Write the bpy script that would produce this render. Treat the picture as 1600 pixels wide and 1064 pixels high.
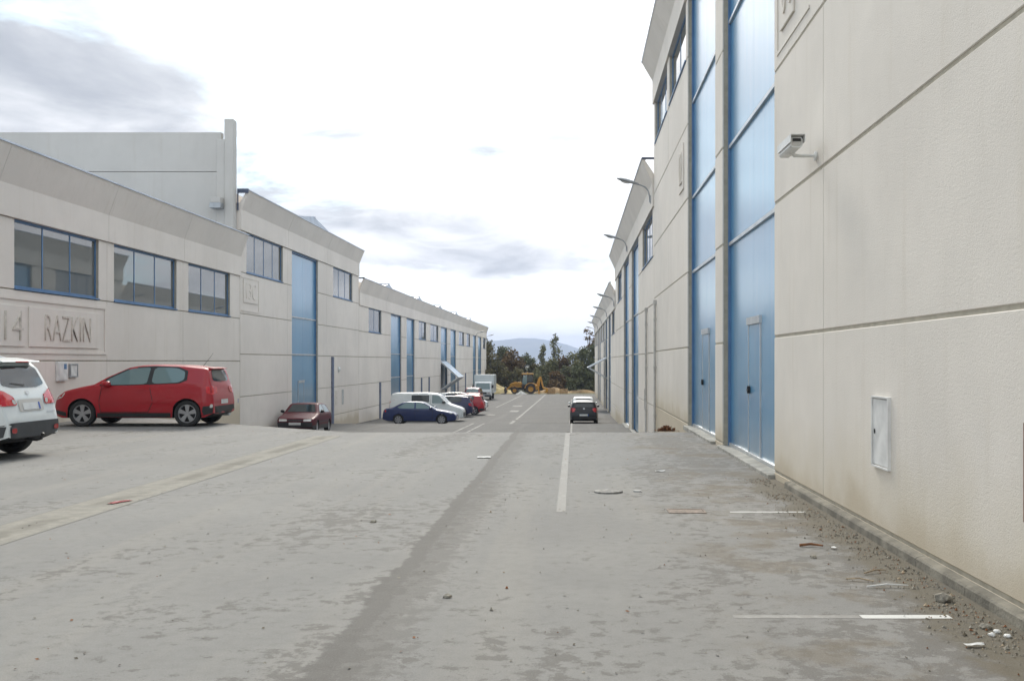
import bpy, bmesh, math, random
from mathutils import Vector, Matrix, noise
from mathutils.bvhtree import BVHTree
R = math.radians
random.seed(7)
for o in list(bpy.data.objects):
    bpy.data.objects.remove(o)
SC = bpy.context.scene
COL = SC.collection

# ------------------------------------------------------------------ camera, sky, sun, exposure
cam_d = bpy.data.cameras.new('camera')
cam = bpy.data.objects.new('camera', cam_d); COL.objects.link(cam)
cam.location = (0, 0, 1.6); cam.rotation_euler = (R(90), 0, 0)
cam_d.lens = 36; cam_d.sensor_width = 36; cam_d.sensor_fit = 'HORIZONTAL'
cam_d.shift_x = -0.0606; cam_d.shift_y = 0.0206
cam_d.clip_start = 0.1; cam_d.clip_end = 30000
SC.camera = cam

SUN_EL, SUN_AZ = 38, -7          # azimuth measured from +Y, negative = towards -X
sd = Vector((math.sin(R(SUN_AZ))*math.cos(R(SUN_EL)), math.cos(R(SUN_AZ))*math.cos(R(SUN_EL)), math.sin(R(SUN_EL))))

class NT:
    """small node-tree helper"""
    def __init__(s, tree): s.t = tree; s.n = tree.nodes; s.l = tree.links
    def new(s, typ, **kw):
        nd = s.n.new(typ)
        for k, v in kw.items(): setattr(nd, k, v)
        return nd
    def put(s, sock, v):
        if isinstance(v, bpy.types.NodeSocket): s.l.new(v, sock)
        elif v is not None:
            if isinstance(v, (tuple, list)) and len(v) == 3 and sock.type == 'RGBA': v = (*v, 1)
            sock.default_value = v
    def math(s, op, a, b=None, c=None, clamp=False):
        nd = s.new('ShaderNodeMath', operation=op, use_clamp=clamp)
        s.put(nd.inputs[0], a)
        if b is not None: s.put(nd.inputs[1], b)
        if c is not None: s.put(nd.inputs[2], c)
        return nd.outputs[0]
    def vmath(s, op, a, b=None):
        nd = s.new('ShaderNodeVectorMath', operation=op)
        s.put(nd.inputs[0], a)
        if b is not None: s.put(nd.inputs[1], b)
        return nd.outputs['Value'] if op in ('DOT_PRODUCT', 'LENGTH') else nd.outputs[0]
    def noise(s, vec, scale, detail=4, rough=.55, dist=0):
        nd = s.new('ShaderNodeTexNoise')
        if vec is not None: s.l.new(vec, nd.inputs['Vector'])
        nd.inputs['Scale'].default_value = scale; nd.inputs['Detail'].default_value = detail
        nd.inputs['Roughness'].default_value = rough; nd.inputs['Distortion'].default_value = dist
        return nd.outputs['Fac']
    def ramp(s, f, lo, hi, a=0.0, b=1.0, smooth=True):
        nd = s.new('ShaderNodeMapRange', interpolation_type='SMOOTHSTEP' if smooth else 'LINEAR')
        s.put(nd.inputs[0], f)
        s.put(nd.inputs[1], lo); s.put(nd.inputs[2], hi); s.put(nd.inputs[3], a); s.put(nd.inputs[4], b)
        return nd.outputs[0]
    def mix(s, f, a, b):
        nd = s.new('ShaderNodeMix', data_type='RGBA')
        s.put(nd.inputs[0], f); s.put(nd.inputs[6], a); s.put(nd.inputs[7], b)
        return nd.outputs[2]
    def comb(s, x, y, z):
        nd = s.new('ShaderNodeCombineXYZ')
        for i, v in enumerate((x, y, z)): s.put(nd.inputs[i], v)
        return nd.outputs[0]
    def sep(s, v):
        nd = s.new('ShaderNodeSeparateXYZ'); s.l.new(v, nd.inputs[0]); return nd.outputs

W = bpy.data.worlds.new('World'); SC.world = W; W.use_nodes = True
w = NT(W.node_tree); w.n.clear()
sky = w.new('ShaderNodeTexSky', sky_type='NISHITA', sun_disc=False)
sky.sun_elevation = R(SUN_EL); sky.sun_rotation = R(SUN_AZ); sky.dust_density = 2.0; sky.ozone_density = 1.5
tc = w.new('ShaderNodeTexCoord'); d = tc.outputs['Generated']
dx, dy, dz = w.sep(d)
zz = w.math('ADD', w.math('MAXIMUM', dz, 0.0), 0.17)
p = w.comb(w.math('DIVIDE', dx, zz), w.math('DIVIDE', dy, zz), w.math('MULTIPLY', dz, 2.0))
p1 = w.vmath('ADD', p, (10.085, 0.837, 3.432))
p2 = w.vmath('ADD', p, (11.004, 17.296, 3.769))
p3 = w.vmath('ADD', p, (33.703, 36.019, 1.753))
n_cov = w.noise(p1, 1.3, 9, .58, .3)
n_shd = w.noise(p2, 0.85, 9, .56, .45)
n_fin = w.noise(p3, 2.2, 9, .60, .35)
sundot = w.vmath('DOT_PRODUCT', d, tuple(sd))
glow = w.ramp(sundot, 0.86, 0.985)
shade = w.math('ADD', w.math('MULTIPLY', n_shd, .62), w.math('MULTIPLY', n_fin, .38))
shade = w.ramp(shade, .39, .71)                      # 0 white, 1 grey belly
shade = w.math('MULTIPLY', shade, w.math('SUBTRACT', 1.0, w.math('MULTIPLY', glow, .85)))
white = w.mix(glow, (6.3, 6.3, 6.35, 1), (12.5, 12.4, 12.2, 1))
cloud = w.mix(shade, white, (2.05, 2.2, 2.45, 1))
warm = w.ramp(dz, 0.0, 0.10, 1.0, 0.0)
cloud = w.mix(w.math('MULTIPLY', warm, .25), cloud, (9.8, 9.0, 8.0, 1))
cover = w.ramp(n_cov, .38, .50)
cover = w.math('MAXIMUM', cover, w.math('MULTIPLY', glow, .9))
bl = w.new('ShaderNodeMix', data_type='RGBA', blend_type='MIX')
blue = w.mix(.65, sky.outputs[0], (3.9, 5.9, 6.9, 1))   # thin veil over the clear gaps
skyc = w.mix(cover, blue, cloud)
bg = w.new('ShaderNodeBackground'); w.l.new(skyc, bg.inputs[0]); bg.inputs[1].default_value = 0.1
wo = w.new('ShaderNodeOutputWorld'); w.l.new(bg.outputs[0], wo.inputs[0])

sun_d = bpy.data.lights.new('sun', 'SUN'); sun_d.energy = 1.4; sun_d.angle = R(16); sun_d.color = (1, .93, .82)
sun = bpy.data.objects.new('sun', sun_d); COL.objects.link(sun)
sun.rotation_euler = sd.to_track_quat('Z', 'Y').to_euler(); sun.location = (0, 0, 60)

SC.view_settings.view_transform = 'Standard'; SC.view_settings.look = 'None'
SC.view_settings.exposure = 1.26; SC.view_settings.gamma = 1.0; SC.view_settings.use_curve_mapping = False
SC.render.engine = 'CYCLES'
SC.cycles.max_bounces = 6; SC.cycles.diffuse_bounces = 3; SC.cycles.glossy_bounces = 3
SC.cycles.volume_bounces = 0
SC.cycles.use_denoising = True

# ------------------------------------------------------------------ materials
def mat(name):
    m = bpy.data.materials.new(name); m.use_nodes = True
    t = NT(m.node_tree); b = t.n['Principled BSDF']
    return m, t, b

def plain(name, col, rough=.5, metal=0, var=.12, scale=3.0, spec=.5, coat=0, bump=0, bscale=60, world=False):
    m, t, b = mat(name)
    tc = t.new('ShaderNodeTexCoord'); co = t.new('ShaderNodeNewGeometry').outputs['Position'] if world else tc.outputs['Object']
    n = t.noise(co, scale, 5)
    lo = tuple(c*(1-var) for c in col); hi = tuple(min(1, c*(1+var)) for c in col)
    t.put(b.inputs['Base Color'], t.mix(t.ramp(n, .3, .7), (*lo, 1), (*hi, 1)))
    b.inputs['Roughness'].default_value = rough; b.inputs['Metallic'].default_value = metal
    b.inputs['Specular IOR Level'].default_value = spec
    b.inputs['Coat Weight'].default_value = coat; b.inputs['Coat Roughness'].default_value = .04
    if bump:
        bp = t.new('ShaderNodeBump'); bp.inputs['Strength'].default_value = bump; bp.inputs['Distance'].default_value = .02
        t.l.new(t.noise(co, bscale, 3), bp.inputs['Height']); t.l.new(bp.outputs[0], b.inputs['Normal'])
    return m

def wall_mat(name, col, stain_top=None):
    """cream precast concrete with a pimpled face; stain_top = world height to which ochre splash marks climb"""
    m, t, b = mat(name)
    g = t.new('ShaderNodeNewGeometry'); P = g.outputs['Position']
    oi = t.new('ShaderNodeObjectInfo')
    big = t.noise(P, .35, 5, .6)
    mid = t.noise(P, 3.0, 5, .65)
    x, y, z = t.sep(P)
    # rain streaks: noise stretched vertically
    sv = t.comb(t.math('MULTIPLY', x, 5.0), t.math('MULTIPLY', y, 5.0), t.math('MULTIPLY', z, .35))
    streak = t.noise(sv, 1.0, 5, .6)
    c = t.mix(t.ramp(big, .3, .7), tuple(k*.93 for k in col), tuple(min(1, k*1.05) for k in col))
    c = t.mix(t.math('MULTIPLY', t.ramp(mid, .45, .75), .25), c, tuple(k*.88 for k in col))
    c = t.mix(t.math('MULTIPLY', t.ramp(streak, .52, .78), .30), c, (col[0]*.78, col[1]*.74, col[2]*.66))
    c = t.mix(t.math('MULTIPLY', oi.outputs['Random'], .10), c, tuple(k*.86 for k in col))
    spot = t.noise(P, 7.0, 6, .75)
    c = t.mix(t.math('MULTIPLY', t.ramp(spot, .66, .74), .35), c, (col[0]*.62, col[1]*.60, col[2]*.56))
    if stain_top is not None:
        wob = t.math('MULTIPLY', t.noise(P, 1.3, 5, .6), .9)
        hgt = t.math('SUBTRACT', z, wob)
        s = t.ramp(hgt, stain_top-1.25, stain_top-.25, 1.0, 0.0)
        c = t.mix(t.math('MULTIPLY', s, .42), c, (.60, .52, .36))
        low = t.ramp(hgt, stain_top-1.35, stain_top-.9, 1.0, 0.0)
        c = t.mix(t.math('MULTIPLY', low, .38), c, (.40, .31, .18))
    t.put(b.inputs['Base Color'], c)
    b.inputs['Roughness'].default_value = .9; b.inputs['Specular IOR Level'].default_value = .25
    f1 = t.noise(P, 110, 3, .6); f2 = t.noise(t.comb(x, t.math('MULTIPLY', y, .45), z), 48, 3, .6)
    h = t.math('ADD', f1, t.math('MULTIPLY', f2, .6))
    bp = t.new('ShaderNodeBump'); bp.inputs['Strength'].default_value = .42; bp.inputs['Distance'].default_value = .008
    t.l.new(h, bp.inputs['Height']); t.l.new(bp.outputs[0], b.inputs['Normal'])
    return m

CREAM = (.735, .69, .625)
M = {}
M['wall'] = wall_mat('cream_concrete', CREAM)
M['wall_near'] = wall_mat('cream_concrete_near', CREAM, .95)
M['wall_low'] = wall_mat('cream_concrete_lower_row', CREAM, -1.0)
M['wall_far_low'] = wall_mat('cream_concrete_far_row', CREAM, -1.7)
M['wall_left_mid_low'] = wall_mat('cream_concrete_left_mid_row', (.79, .735, .675), -1.0)
M['wall_left_far_low'] = wall_mat('cream_concrete_left_far_row', (.79, .735, .675), -1.75)
M['wall_left'] = wall_mat('cream_concrete_left', (.79, .735, .675))
M['wall_left_low'] = wall_mat('cream_concrete_left_lower_row', (.79, .735, .675), .55)
M['gable'] = wall_mat('grey_render', (.56, .545, .515))
M['joint'] = plain('joint_mastic', (.42, .385, .31), .9, scale=8)
M['letter'] = plain('raised_lettering', (.60, .55, .49), .9, scale=9)
M['dark_in'] = plain('dark_interior', (.05, .045, .04), .9)
M['roof'] = plain('roof_sheet', (.40, .45, .52), .45, .3, scale=1.5)
M['coping'] = plain('coping_metal', (.46, .50, .56), .4, .5, scale=2)
M['cap_blue'] = plain('dark_blue_cap', (.05, .07, .12), .4)
M['frame_blue'] = plain('blue_frame', (.085, .19, .36), .4)
M['alu'] = plain('aluminium', (.55, .57, .58), .4, .6)
M['galv'] = plain('galvanised', (.36, .38, .40), .5, .5, scale=6)
M['pipe_blue'] = plain('downpipe_grey_blue', (.17, .20, .28), .5, scale=5)
M['pipe_grey'] = plain('downpipe_grey', (.50, .49, .46), .6, scale=5)
M['kerb'] = plain('kerb_concrete', (.20, .185, .15), .95, scale=4, var=.35, bump=.5, bscale=40, world=True)
M['sill'] = plain('threshold_concrete', (.33, .32, .285), .9, scale=4, var=.3, bump=.3, world=True)
M['white_box'] = plain('white_box', (.70, .70, .68), .5, scale=5)
M['black'] = plain('black_plastic', (.018, .018, .019), .5)
M['rubber'] = plain('tyre_rubber', (.022, .022, .022), .8)
M['rim'] = plain('alloy', (.36, .36, .37), .35, .6)
M['rim_dull'] = plain('steel_wheel', (.42, .42, .43), .45, .5)
M['under'] = plain('underbody', (.012, .012, .012), .9)
M['clad'] = plain('grey_cladding', (.055, .057, .06), .6)
M['tail'] = plain('tail_lens', (.55, .012, .015), .12, coat=.6)
M['tail_dull'] = plain('reflector', (.35, .02, .02), .2)
M['lamp_clear'] = plain('clear_lens', (.62, .62, .60), .12, .3, coat=.5)
M['plate'] = plain('plate_white', (.62, .63, .62), .4)
M['plate_blue'] = plain('plate_blue', (.03, .09, .40), .4)
M['rust'] = plain('rusty_metal', (.15, .065, .04), .85, scale=12, var=.5)
M['cover'] = plain('worn_iron_cover', (.19, .15, .12), .85, scale=14, var=.35)
M['paper'] = plain('white_scrap', (.70, .70, .68), .8)
M['stone'] = plain('stone', (.25, .23, .19), .95, scale=20, var=.4, bump=.5, bscale=25)
M['mudcrumb'] = plain('mud_crumb', (.10, .085, .06), .95, scale=20, var=.3)
M['twig'] = plain('dry_twig', (.36, .28, .19), .9, scale=20, var=.3)
M['dead_leaf'] = plain('dead_leaf', (.20, .085, .035), .9, scale=20, var=.45)
M['digger'] = plain('digger_yellow', (.50, .25, .035), .5, scale=5, var=.25)
M['digger_dark'] = plain('digger_dark', (.05, .04, .035), .8)
M['soil'] = plain('soil', (.30, .20, .10), .98, scale=1.2, var=.35, bump=.8, bscale=6)
M['sand'] = plain('sand', (.50, .40, .20), .98, scale=1.5, var=.25, bump=.6, bscale=8)
M['gravel_white'] = plain('pale_gravel', (.55, .54, .50), .98, scale=3, bump=.6, bscale=12)
M['wood'] = plain('pallet_wood', (.36, .23, .11), .9, scale=4, var=.3)
M['bark'] = plain('bark', (.06, .045, .035), .95, scale=6, var=.3)

def glass(name, col, ior=1.7, rough=.03):
    m, t, b = mat(name)
    b.inputs['Base Color'].default_value = (*col, 1); b.inputs['Roughness'].default_value = rough
    b.inputs['IOR'].default_value = ior
    return m
M['pane'] = glass('window_pane', (.10, .115, .115), 2.3, .015)
M['pane_dark'] = glass('window_pane_dark', (.04, .05, .05), 1.38, .03)
M['car_glass'] = glass('car_glass', (.03, .04, .042), 1.6)
M['car_glass_tint_lit'] = glass('car_glass_green_lit', (.15, .22, .225), 1.6)  # opaque tinted glass, base lightened to stand for brightness seen through it

def paint(name, col, metal=0.0):
    return plain(name, col, .40, metal, var=.04, scale=1.5, coat=.55, spec=.35)
M['red'] = paint('red_paint', (.36, .004, .012))
M['white'] = paint('white_paint', (.70, .73, .72))
M['navy'] = paint('navy_paint', (.014, .028, .105), .1)
M['darkblue'] = paint('dark_blue_paint', (.018, .022, .07), .2)
M['burgundy'] = plain('burgundy_paint', (.085, .005, .012), .5, 0, var=.05, coat=.15, spec=.2)
M['blackp'] = plain('black_paint', (.008, .009, .011), .3, 0, var=.05, coat=.45, spec=.3)
M['silver'] = paint('silver_paint', (.42, .43, .45), .6)
M['maroon'] = paint('maroon_paint', (.16, .03, .04), .2)

def door_mat():
    m, t, b = mat('blue_door_sheet')
    g = t.new('ShaderNodeNewGeometry'); P = g.outputs['Position']
    x, y, z = t.sep(P)
    sv = t.comb(t.math('MULTIPLY', x, 3.0), t.math('MULTIPLY', y, 3.0), t.math('MULTIPLY', z, .2))
    st = t.noise(sv, 2.0, 5, .6); bg_ = t.noise(P, .6, 4)
    c = t.mix(t.ramp(bg_, .3, .7), (.075, .27, .47), (.095, .31, .52))
    c = t.mix(t.math('MULTIPLY', t.ramp(st, .48, .72), .4), c, (.19, .31, .46))
    low = t.ramp(t.math('SUBTRACT', z, t.math('MULTIPLY', t.noise(P, 2.2, 5), .8)), -.45, .35, 1.0, 0.0)
    c = t.mix(t.math('MULTIPLY', low, .35), c, (.20, .21, .20))
    t.put(b.inputs['Base Color'], c)
    b.inputs['Roughness'].default_value = .34; b.inputs['Specular IOR Level'].default_value = .5
    b.inputs['Coat Weight'].default_value = .7; b.inputs['Coat Roughness'].default_value = .16; b.inputs['Coat IOR'].default_value = 1.5
    ribs = t.math('SINE', t.math('MULTIPLY', y, 62.0))
    h = t.math('ADD', t.math('MULTIPLY', ribs, .5), t.math('MULTIPLY', t.noise(sv, 1.0, 3), 1.2))
    bp = t.new('ShaderNodeBump'); bp.inputs['Strength'].default_value = .25; bp.inputs['Distance'].default_value = .01
    t.l.new(h, bp.inputs['Height']); t.l.new(bp.outputs[0], b.inputs['Normal'])
    return m
M['door'] = door_mat()

def ground_mat(name, lower=False):
    m, t, b = mat(name)
    g = t.new('ShaderNodeNewGeometry'); P = g.outputs['Position']
    x, y, z = t.sep(P)
    n1 = t.noise(P, .55, 6, .6, .4)
    n2 = t.noise(P, 5.2, 9, .70, .3)
    n3 = t.noise(P, 9.0, 5, .65)
    fine = t.noise(P, 90, 4, .75)
    tracks = t.noise(t.comb(t.math('MULTIPLY', x, 1.6), t.math('MULTIPLY', y, .06), 0.0), 1.0, 4, .6)
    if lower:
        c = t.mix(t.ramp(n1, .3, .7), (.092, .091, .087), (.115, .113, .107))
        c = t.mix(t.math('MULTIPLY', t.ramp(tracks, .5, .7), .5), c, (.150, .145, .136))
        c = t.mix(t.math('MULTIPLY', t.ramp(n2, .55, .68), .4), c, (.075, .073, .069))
    else:
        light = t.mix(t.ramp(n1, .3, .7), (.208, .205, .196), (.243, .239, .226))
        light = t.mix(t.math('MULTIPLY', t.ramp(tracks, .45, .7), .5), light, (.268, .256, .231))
        # worn, dust-free patches where the bitumen shows
        pat = t.math('ADD', t.math('MULTIPLY', n2, .66), t.math('MULTIPLY', n1, .34))
        pat = t.math('ADD', pat, t.math('MULTIPLY', t.math('SUBTRACT', n3, .5), .34))
        bias = t.ramp(x, -.6, 2.2, 0.0, .085)                              # more of them towards the right-hand wall
        nearb = t.ramp(y, 3.0, 13.0, .02, 0.0)
        pat = t.math('ADD', t.math('ADD', pat, bias), nearb)
        band = t.ramp(t.noise(t.comb(t.math('MULTIPLY', t.math('SUBTRACT', x, t.math('MULTIPLY', y, .25)), .55), t.math('MULTIPLY', y, .16), 0.0), 1.0, 5, .6), .40, .62, -.050, .050)
        lane = t.noise(t.comb(t.math('MULTIPLY', x, 1.1), t.math('MULTIPLY', y, .035), 4.0), 1.0, 3, .5)
        pat = t.math('ADD', t.math('ADD', pat, band), t.ramp(lane, .40, .60, -.03, .02))
        pat = t.math('ADD', pat, t.math('MULTIPLY', t.math('SUBTRACT', fine, .5), .10))
        worn = t.ramp(pat, .535, .605)
        c = t.mix(t.math('MULTIPLY', worn, .64), light, (.115, .107, .096))
        # longitudinal tar seam with a ragged damp fringe on its right
        wob = t.math('ADD', t.math('MULTIPLY', t.math('SUBTRACT', n2, .5), .22), t.math('MULTIPLY', t.math('SUBTRACT', n1, .5), .18))
        xs = t.math('ADD', x, wob)
        a = t.math('MULTIPLY', t.ramp(xs, -1.40, -1.36), t.ramp(xs, -1.25, -1.18, 1.0, 0.0))
        fr = t.math('MULTIPLY', t.ramp(xs, -1.36, -1.34), t.ramp(t.math('ADD', x, t.math('MULTIPLY', t.math('SUBTRACT', n2, .5), 1.6)), -1.10, -.86, 1.0, 0.0))
        seam = t.math('MAXIMUM', t.math('MULTIPLY', a, .85), t.math('MULTIPLY', fr, .55))
        c = t.mix(seam, c, (.125, .119, .109))
        # mud washed along the foot of the wall
        mud = t.ramp(t.math('ADD', t.math('ADD', x, t.math('MULTIPLY', t.math('SUBTRACT', n1, .5), 1.0)), t.math('MULTIPLY', t.math('SUBTRACT', n2, .5), .5)), 2.12, 2.36)
        mud = t.math('MULTIPLY', mud, t.ramp(y, 13.5, 15.5, 1.0, 0.0))
        c = t.mix(t.math('MULTIPLY', mud, .85), c, t.mix(n3, (.095, .085, .062), (.165, .14, .095)))
        br = t.math('MULTIPLY', t.ramp(t.noise(t.vmath('ADD', P, (9, 4, 0)), .9, 8, .70), .50, .62), t.ramp(x, .5, 1.6))
        c = t.mix(t.math('MULTIPLY', br, .68), c, (.150, .124, .088))
        # hairline cracks
        vo = t.new('ShaderNodeTexVoronoi', feature='DISTANCE_TO_EDGE'); vo.inputs['Scale'].default_value = .28
        t.l.new(t.vmath('ADD', P, t.comb(t.math('MULTIPLY', n2, 1.2), t.math('MULTIPLY', n1, 2.0), 0.0)), vo.inputs['Vector'])
        cr = t.math('MULTIPLY', t.ramp(vo.outputs['Distance'], 0.0, .012, 1.0, 0.0), t.ramp(n1, .5, .6))
        c = t.mix(t.math('MULTIPLY', cr, .5), c, (.11, .105, .10))
    sp = t.math('MULTIPLY', t.ramp(fine, .54, .70), .42)
    c = t.mix(sp, c, (.085, .08, .075))
    c = t.mix(t.math('MULTIPLY', t.ramp(fine, .46, .32), .30), c, (.40, .39, .37))
    c = t.mix(t.math('MULTIPLY', t.ramp(n3, .42, .68), .22), c, (.15, .145, .135))
    t.put(b.inputs['Base Color'], c)
    b.inputs['Roughness'].default_value = .88; b.inputs['Specular IOR Level'].default_value = .3
    bp = t.new('ShaderNodeBump'); bp.inputs['Strength'].default_value = .6; bp.inputs['Distance'].default_value = .01
    t.l.new(t.math('ADD', fine, n3), bp.inputs['Height']); t.l.new(bp.outputs[0], b.inputs['Normal'])
    return m
M['yard'] = ground_mat('dusty_asphalt')
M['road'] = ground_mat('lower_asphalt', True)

def marking_mat(name, col, under, keep):
    m, t, b = mat(name)
    g = t.new('ShaderNodeNewGeometry'); P = g.outputs['Position']
    n = t.math('ADD', t.math('MULTIPLY', t.noise(P, 14, 6, .7), .6), t.math('MULTIPLY', t.noise(P, 1.2, 4, .6), .4))
    t.put(b.inputs['Base Color'], t.mix(t.ramp(n, keep, keep+.12), col, under))
    b.inputs['Roughness'].default_value = .8
    return m
M['mark_new'] = marking_mat('white_line', (.58, .58, .56), (.32, .315, .30), .54)
M['mark_old'] = marking_mat('faded_line', (.285, .282, .268), (.222, .217, .203), .37)
M['mark_low'] = marking_mat('faded_line_lower', (.27, .262, .24), (.125, .123, .117), .44)
M['cover_pale'] = marking_mat('pale_cover', (.38, .38, .365), (.27, .265, .25), .50)
def gutter_mat():
    m, t, b = mat('gutter_concrete')
    tc = t.new('ShaderNodeTexCoord'); g = t.new('ShaderNodeNewGeometry'); P = g.outputs['Position']
    x, y, z = t.sep(tc.outputs['Object'])
    n = t.noise(P, 5, 7, .7); n2 = t.noise(P, .7, 5, .6); n3 = t.noise(P, 60, 3, .6)
    c = t.mix(t.ramp(n, .35, .65), (.215, .205, .178), (.275, .260, .222))
    q = t.math('ABSOLUTE', t.math('ADD', t.math('SUBTRACT', x, .02), t.math('MULTIPLY', t.math('SUBTRACT', n, .5), .22)))
    c = t.mix(t.math('MULTIPLY', t.ramp(q, .05, .17, 1.0, 0.0), t.ramp(n2, .40, .58)), c, (.165, .155, .13))
    e = t.ramp(t.math('ADD', t.math('ABSOLUTE', x), t.math('MULTIPLY', t.math('SUBTRACT', n, .5), .12)), .27, .31)
    c = t.mix(t.math('MULTIPLY', e, .7), c, (.16, .155, .145))
    c = t.mix(t.math('MULTIPLY', t.ramp(n3, .55, .7), .3), c, (.11, .10, .09))
    t.put(b.inputs['Base Color'], c); b.inputs['Roughness'].default_value = .95
    return m
M['gutter'] = gutter_mat()

def terrain_mat():
    m, t, b = mat('rough_ground')
    g = t.new('ShaderNodeNewGeometry'); P = g.outputs['Position']
    n = t.noise(P, .3, 6, .65); n2 = t.noise(P, .01, 4)
    c = t.mix(t.ramp(n, .35, .65), (.20, .15, .09), (.12, .12, .06))
    t.put(b.inputs['Base Color'], t.mix(t.ramp(n2, .4, .6), c, (.07, .085, .035)))
    b.inputs['Roughness'].default_value = 1
    return m
M['terrain'] = terrain_mat()
def hill_mat():
    m, t, b = mat('wooded_hill')
    g = t.new('ShaderNodeNewGeometry'); P = g.outputs['Position']
    n = t.noise(P, .004, 8, .65)
    t.put(b.inputs['Base Color'], t.mix(t.ramp(n, .35, .65), (.035, .055, .035), (.10, .10, .06)))
    b.inputs['Roughness'].default_value = 1
    return m
M['hill'] = hill_mat()
def leaf_mat(name, a, bcol):
    m, t, b = mat(name)
    g = t.new('ShaderNodeNewGeometry')
    n = t.noise(g.outputs['Position'], .55, 4, .6)
    c = t.mix(t.ramp(n, .35, .65), a, bcol)
    c = t.mix(t.math('MULTIPLY', g.outputs['Random Per Island'], .45), c, tuple(k*1.5 for k in bcol))
    t.put(b.inputs['Base Color'], c); b.inputs['Roughness'].default_value = .8
    b.inputs['Specular IOR Level'].default_value = .2
    return m
M['leaf_dark'] = leaf_mat('leaf_dark_green', (.082, .094, .052), (.13, .142, .074))
M['leaf_olive'] = leaf_mat('leaf_olive', (.115, .12, .058), (.18, .178, .088))
M['leaf_brown'] = leaf_mat('leaf_autumn', (.115, .080, .042), (.17, .115, .055))
M['leaf_mix'] = leaf_mat('leaf_turning', (.085, .092, .05), (.155, .135, .066))

# ------------------------------------------------------------------ mesh helpers
class MB:
    def __init__(s): s.v = []; s.f = []; s.mi = []
    def add(s, vs, fs, mi=0):
        k = len(s.v); s.v += [tuple(q) for q in vs]; s.f += [tuple(k+i for i in f) for f in fs]; s.mi += [mi]*len(fs); return s
    def box(s, x0, x1, y0, y1, z0, z1, mi=0):
        x0, x1 = min(x0, x1), max(x0, x1); y0, y1 = min(y0, y1), max(y0, y1); z0, z1 = min(z0, z1), max(z0, z1)
        return s.add([(x0,y0,z0),(x1,y0,z0),(x1,y1,z0),(x0,y1,z0),(x0,y0,z1),(x1,y0,z1),(x1,y1,z1),(x0,y1,z1)],
                     [(0,3,2,1),(4,5,6,7),(0,1,5,4),(1,2,6,5),(2,3,7,6),(3,0,4,7)], mi)
    def prism(s, poly, a, b, axis, mi=0):
        """polygon in the two other axes, extruded along axis from a to b"""
        n = len(poly)
        def P(u, v, q):
            return (q, u, v) if axis == 'x' else ((u, q, v) if axis == 'y' else (u, v, q))
        vs = [P(u, v, a) for u, v in poly] + [P(u, v, b) for u, v in poly]
        fs = [tuple(range(n)), tuple(range(2*n-1, n-1, -1))] + [(i, n+i, n+(i+1) % n, (i+1) % n) for i in range(n)]
        return s.add(vs, fs, mi)
    def tube(s, pts, rad, seg=8, mi=0, cap=True):
        pts = [Vector(q) for q in pts]; rr = rad if isinstance(rad, (list, tuple)) else [rad]*len(pts)
        base = len(s.v); up = Vector((0, 0, 1))
        for i, q in enumerate(pts):
            d = (pts[min(i+1, len(pts)-1)]-pts[max(i-1, 0)]).normalized()
            u = d.cross(up)
            if u.length < .05: u = d.cross(Vector((0, 1, 0)))
            u.normalize(); v = d.cross(u)
            for k in range(seg):
                a = 2*math.pi*k/seg; s.v.append(tuple(q+u*math.cos(a)*rr[i]+v*math.sin(a)*rr[i]))
        for i in range(len(pts)-1):
            for k in range(seg):
                s.f.append((base+i*seg+k, base+i*seg+(k+1) % seg, base+(i+1)*seg+(k+1) % seg, base+(i+1)*seg+k)); s.mi.append(mi)
        if cap:
            s.f.append(tuple(base+k for k in range(seg-1, -1, -1))); s.mi.append(mi)
            s.f.append(tuple(base+(len(pts)-1)*seg+k for k in range(seg))); s.mi.append(mi)
        return s
    def lathe(s, prof, seg, axis='y', c=(0, 0, 0), mi=0):
        """prof = (offset along axis, radius)"""
        base = len(s.v)
        for a_, r_ in prof:
            for k in range(seg):
                a = 2*math.pi*k/seg; u, v = r_*math.cos(a), r_*math.sin(a)
                q = (u, a_, v) if axis == 'y' else ((u, v, a_) if axis == 'z' else (a_, u, v))
                s.v.append((q[0]+c[0], q[1]+c[1], q[2]+c[2]))
        for i in range(len(prof)-1):
            for k in range(seg):
                s.f.append((base+i*seg+k, base+i*seg+(k+1) % seg, base+(i+1)*seg+(k+1) % seg, base+(i+1)*seg+k)); s.mi.append(mi)
        return s

def link(name, me, parent=None, loc=None):
    o = bpy.data.objects.new(name, me); COL.objects.link(o)
    if parent is not None: o.parent = parent
    if loc is not None: o.location = loc
    return o

def obj(name, mb, mats, parent=None, smooth=None, bevel=0, loc=None):
    me = bpy.data.meshes.new(name); me.from_pydata(mb.v, [], mb.f)
    mats = mats if isinstance(mats, (list, tuple)) else [mats]
    for m in mats: me.materials.append(m)
    if len(mats) > 1:
        for pl, k in zip(me.polygons, mb.mi): pl.material_index = k
    bm = bmesh.new(); bm.from_mesh(me)
    bmesh.ops.recalc_face_normals(bm, faces=bm.faces)
    if bevel: bmesh.ops.bevel(bm, geom=bm.edges[:], offset=bevel, segments=1, affect='EDGES', profile=.5, clamp_overlap=True)
    bm.to_mesh(me); bm.free()
    if smooth is not None:
        for pl in me.polygons: pl.use_smooth = True
        me.set_sharp_from_angle(angle=R(smooth))
    return link(name, me, parent, loc)

def empty(name, loc=(0, 0, 0)):
    o = bpy.data.objects.new(name, None); o.location = loc; COL.objects.link(o); o.empty_display_size = .3
    return o
def tag(o, label, cat, group=None):
    o['label'] = label; o['category'] = cat
    if group: o['group'] = group
    return o
def struct(o): o['kind'] = 'structure'; return o
def stuff(o): o['kind'] = 'stuff'; return o

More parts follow.
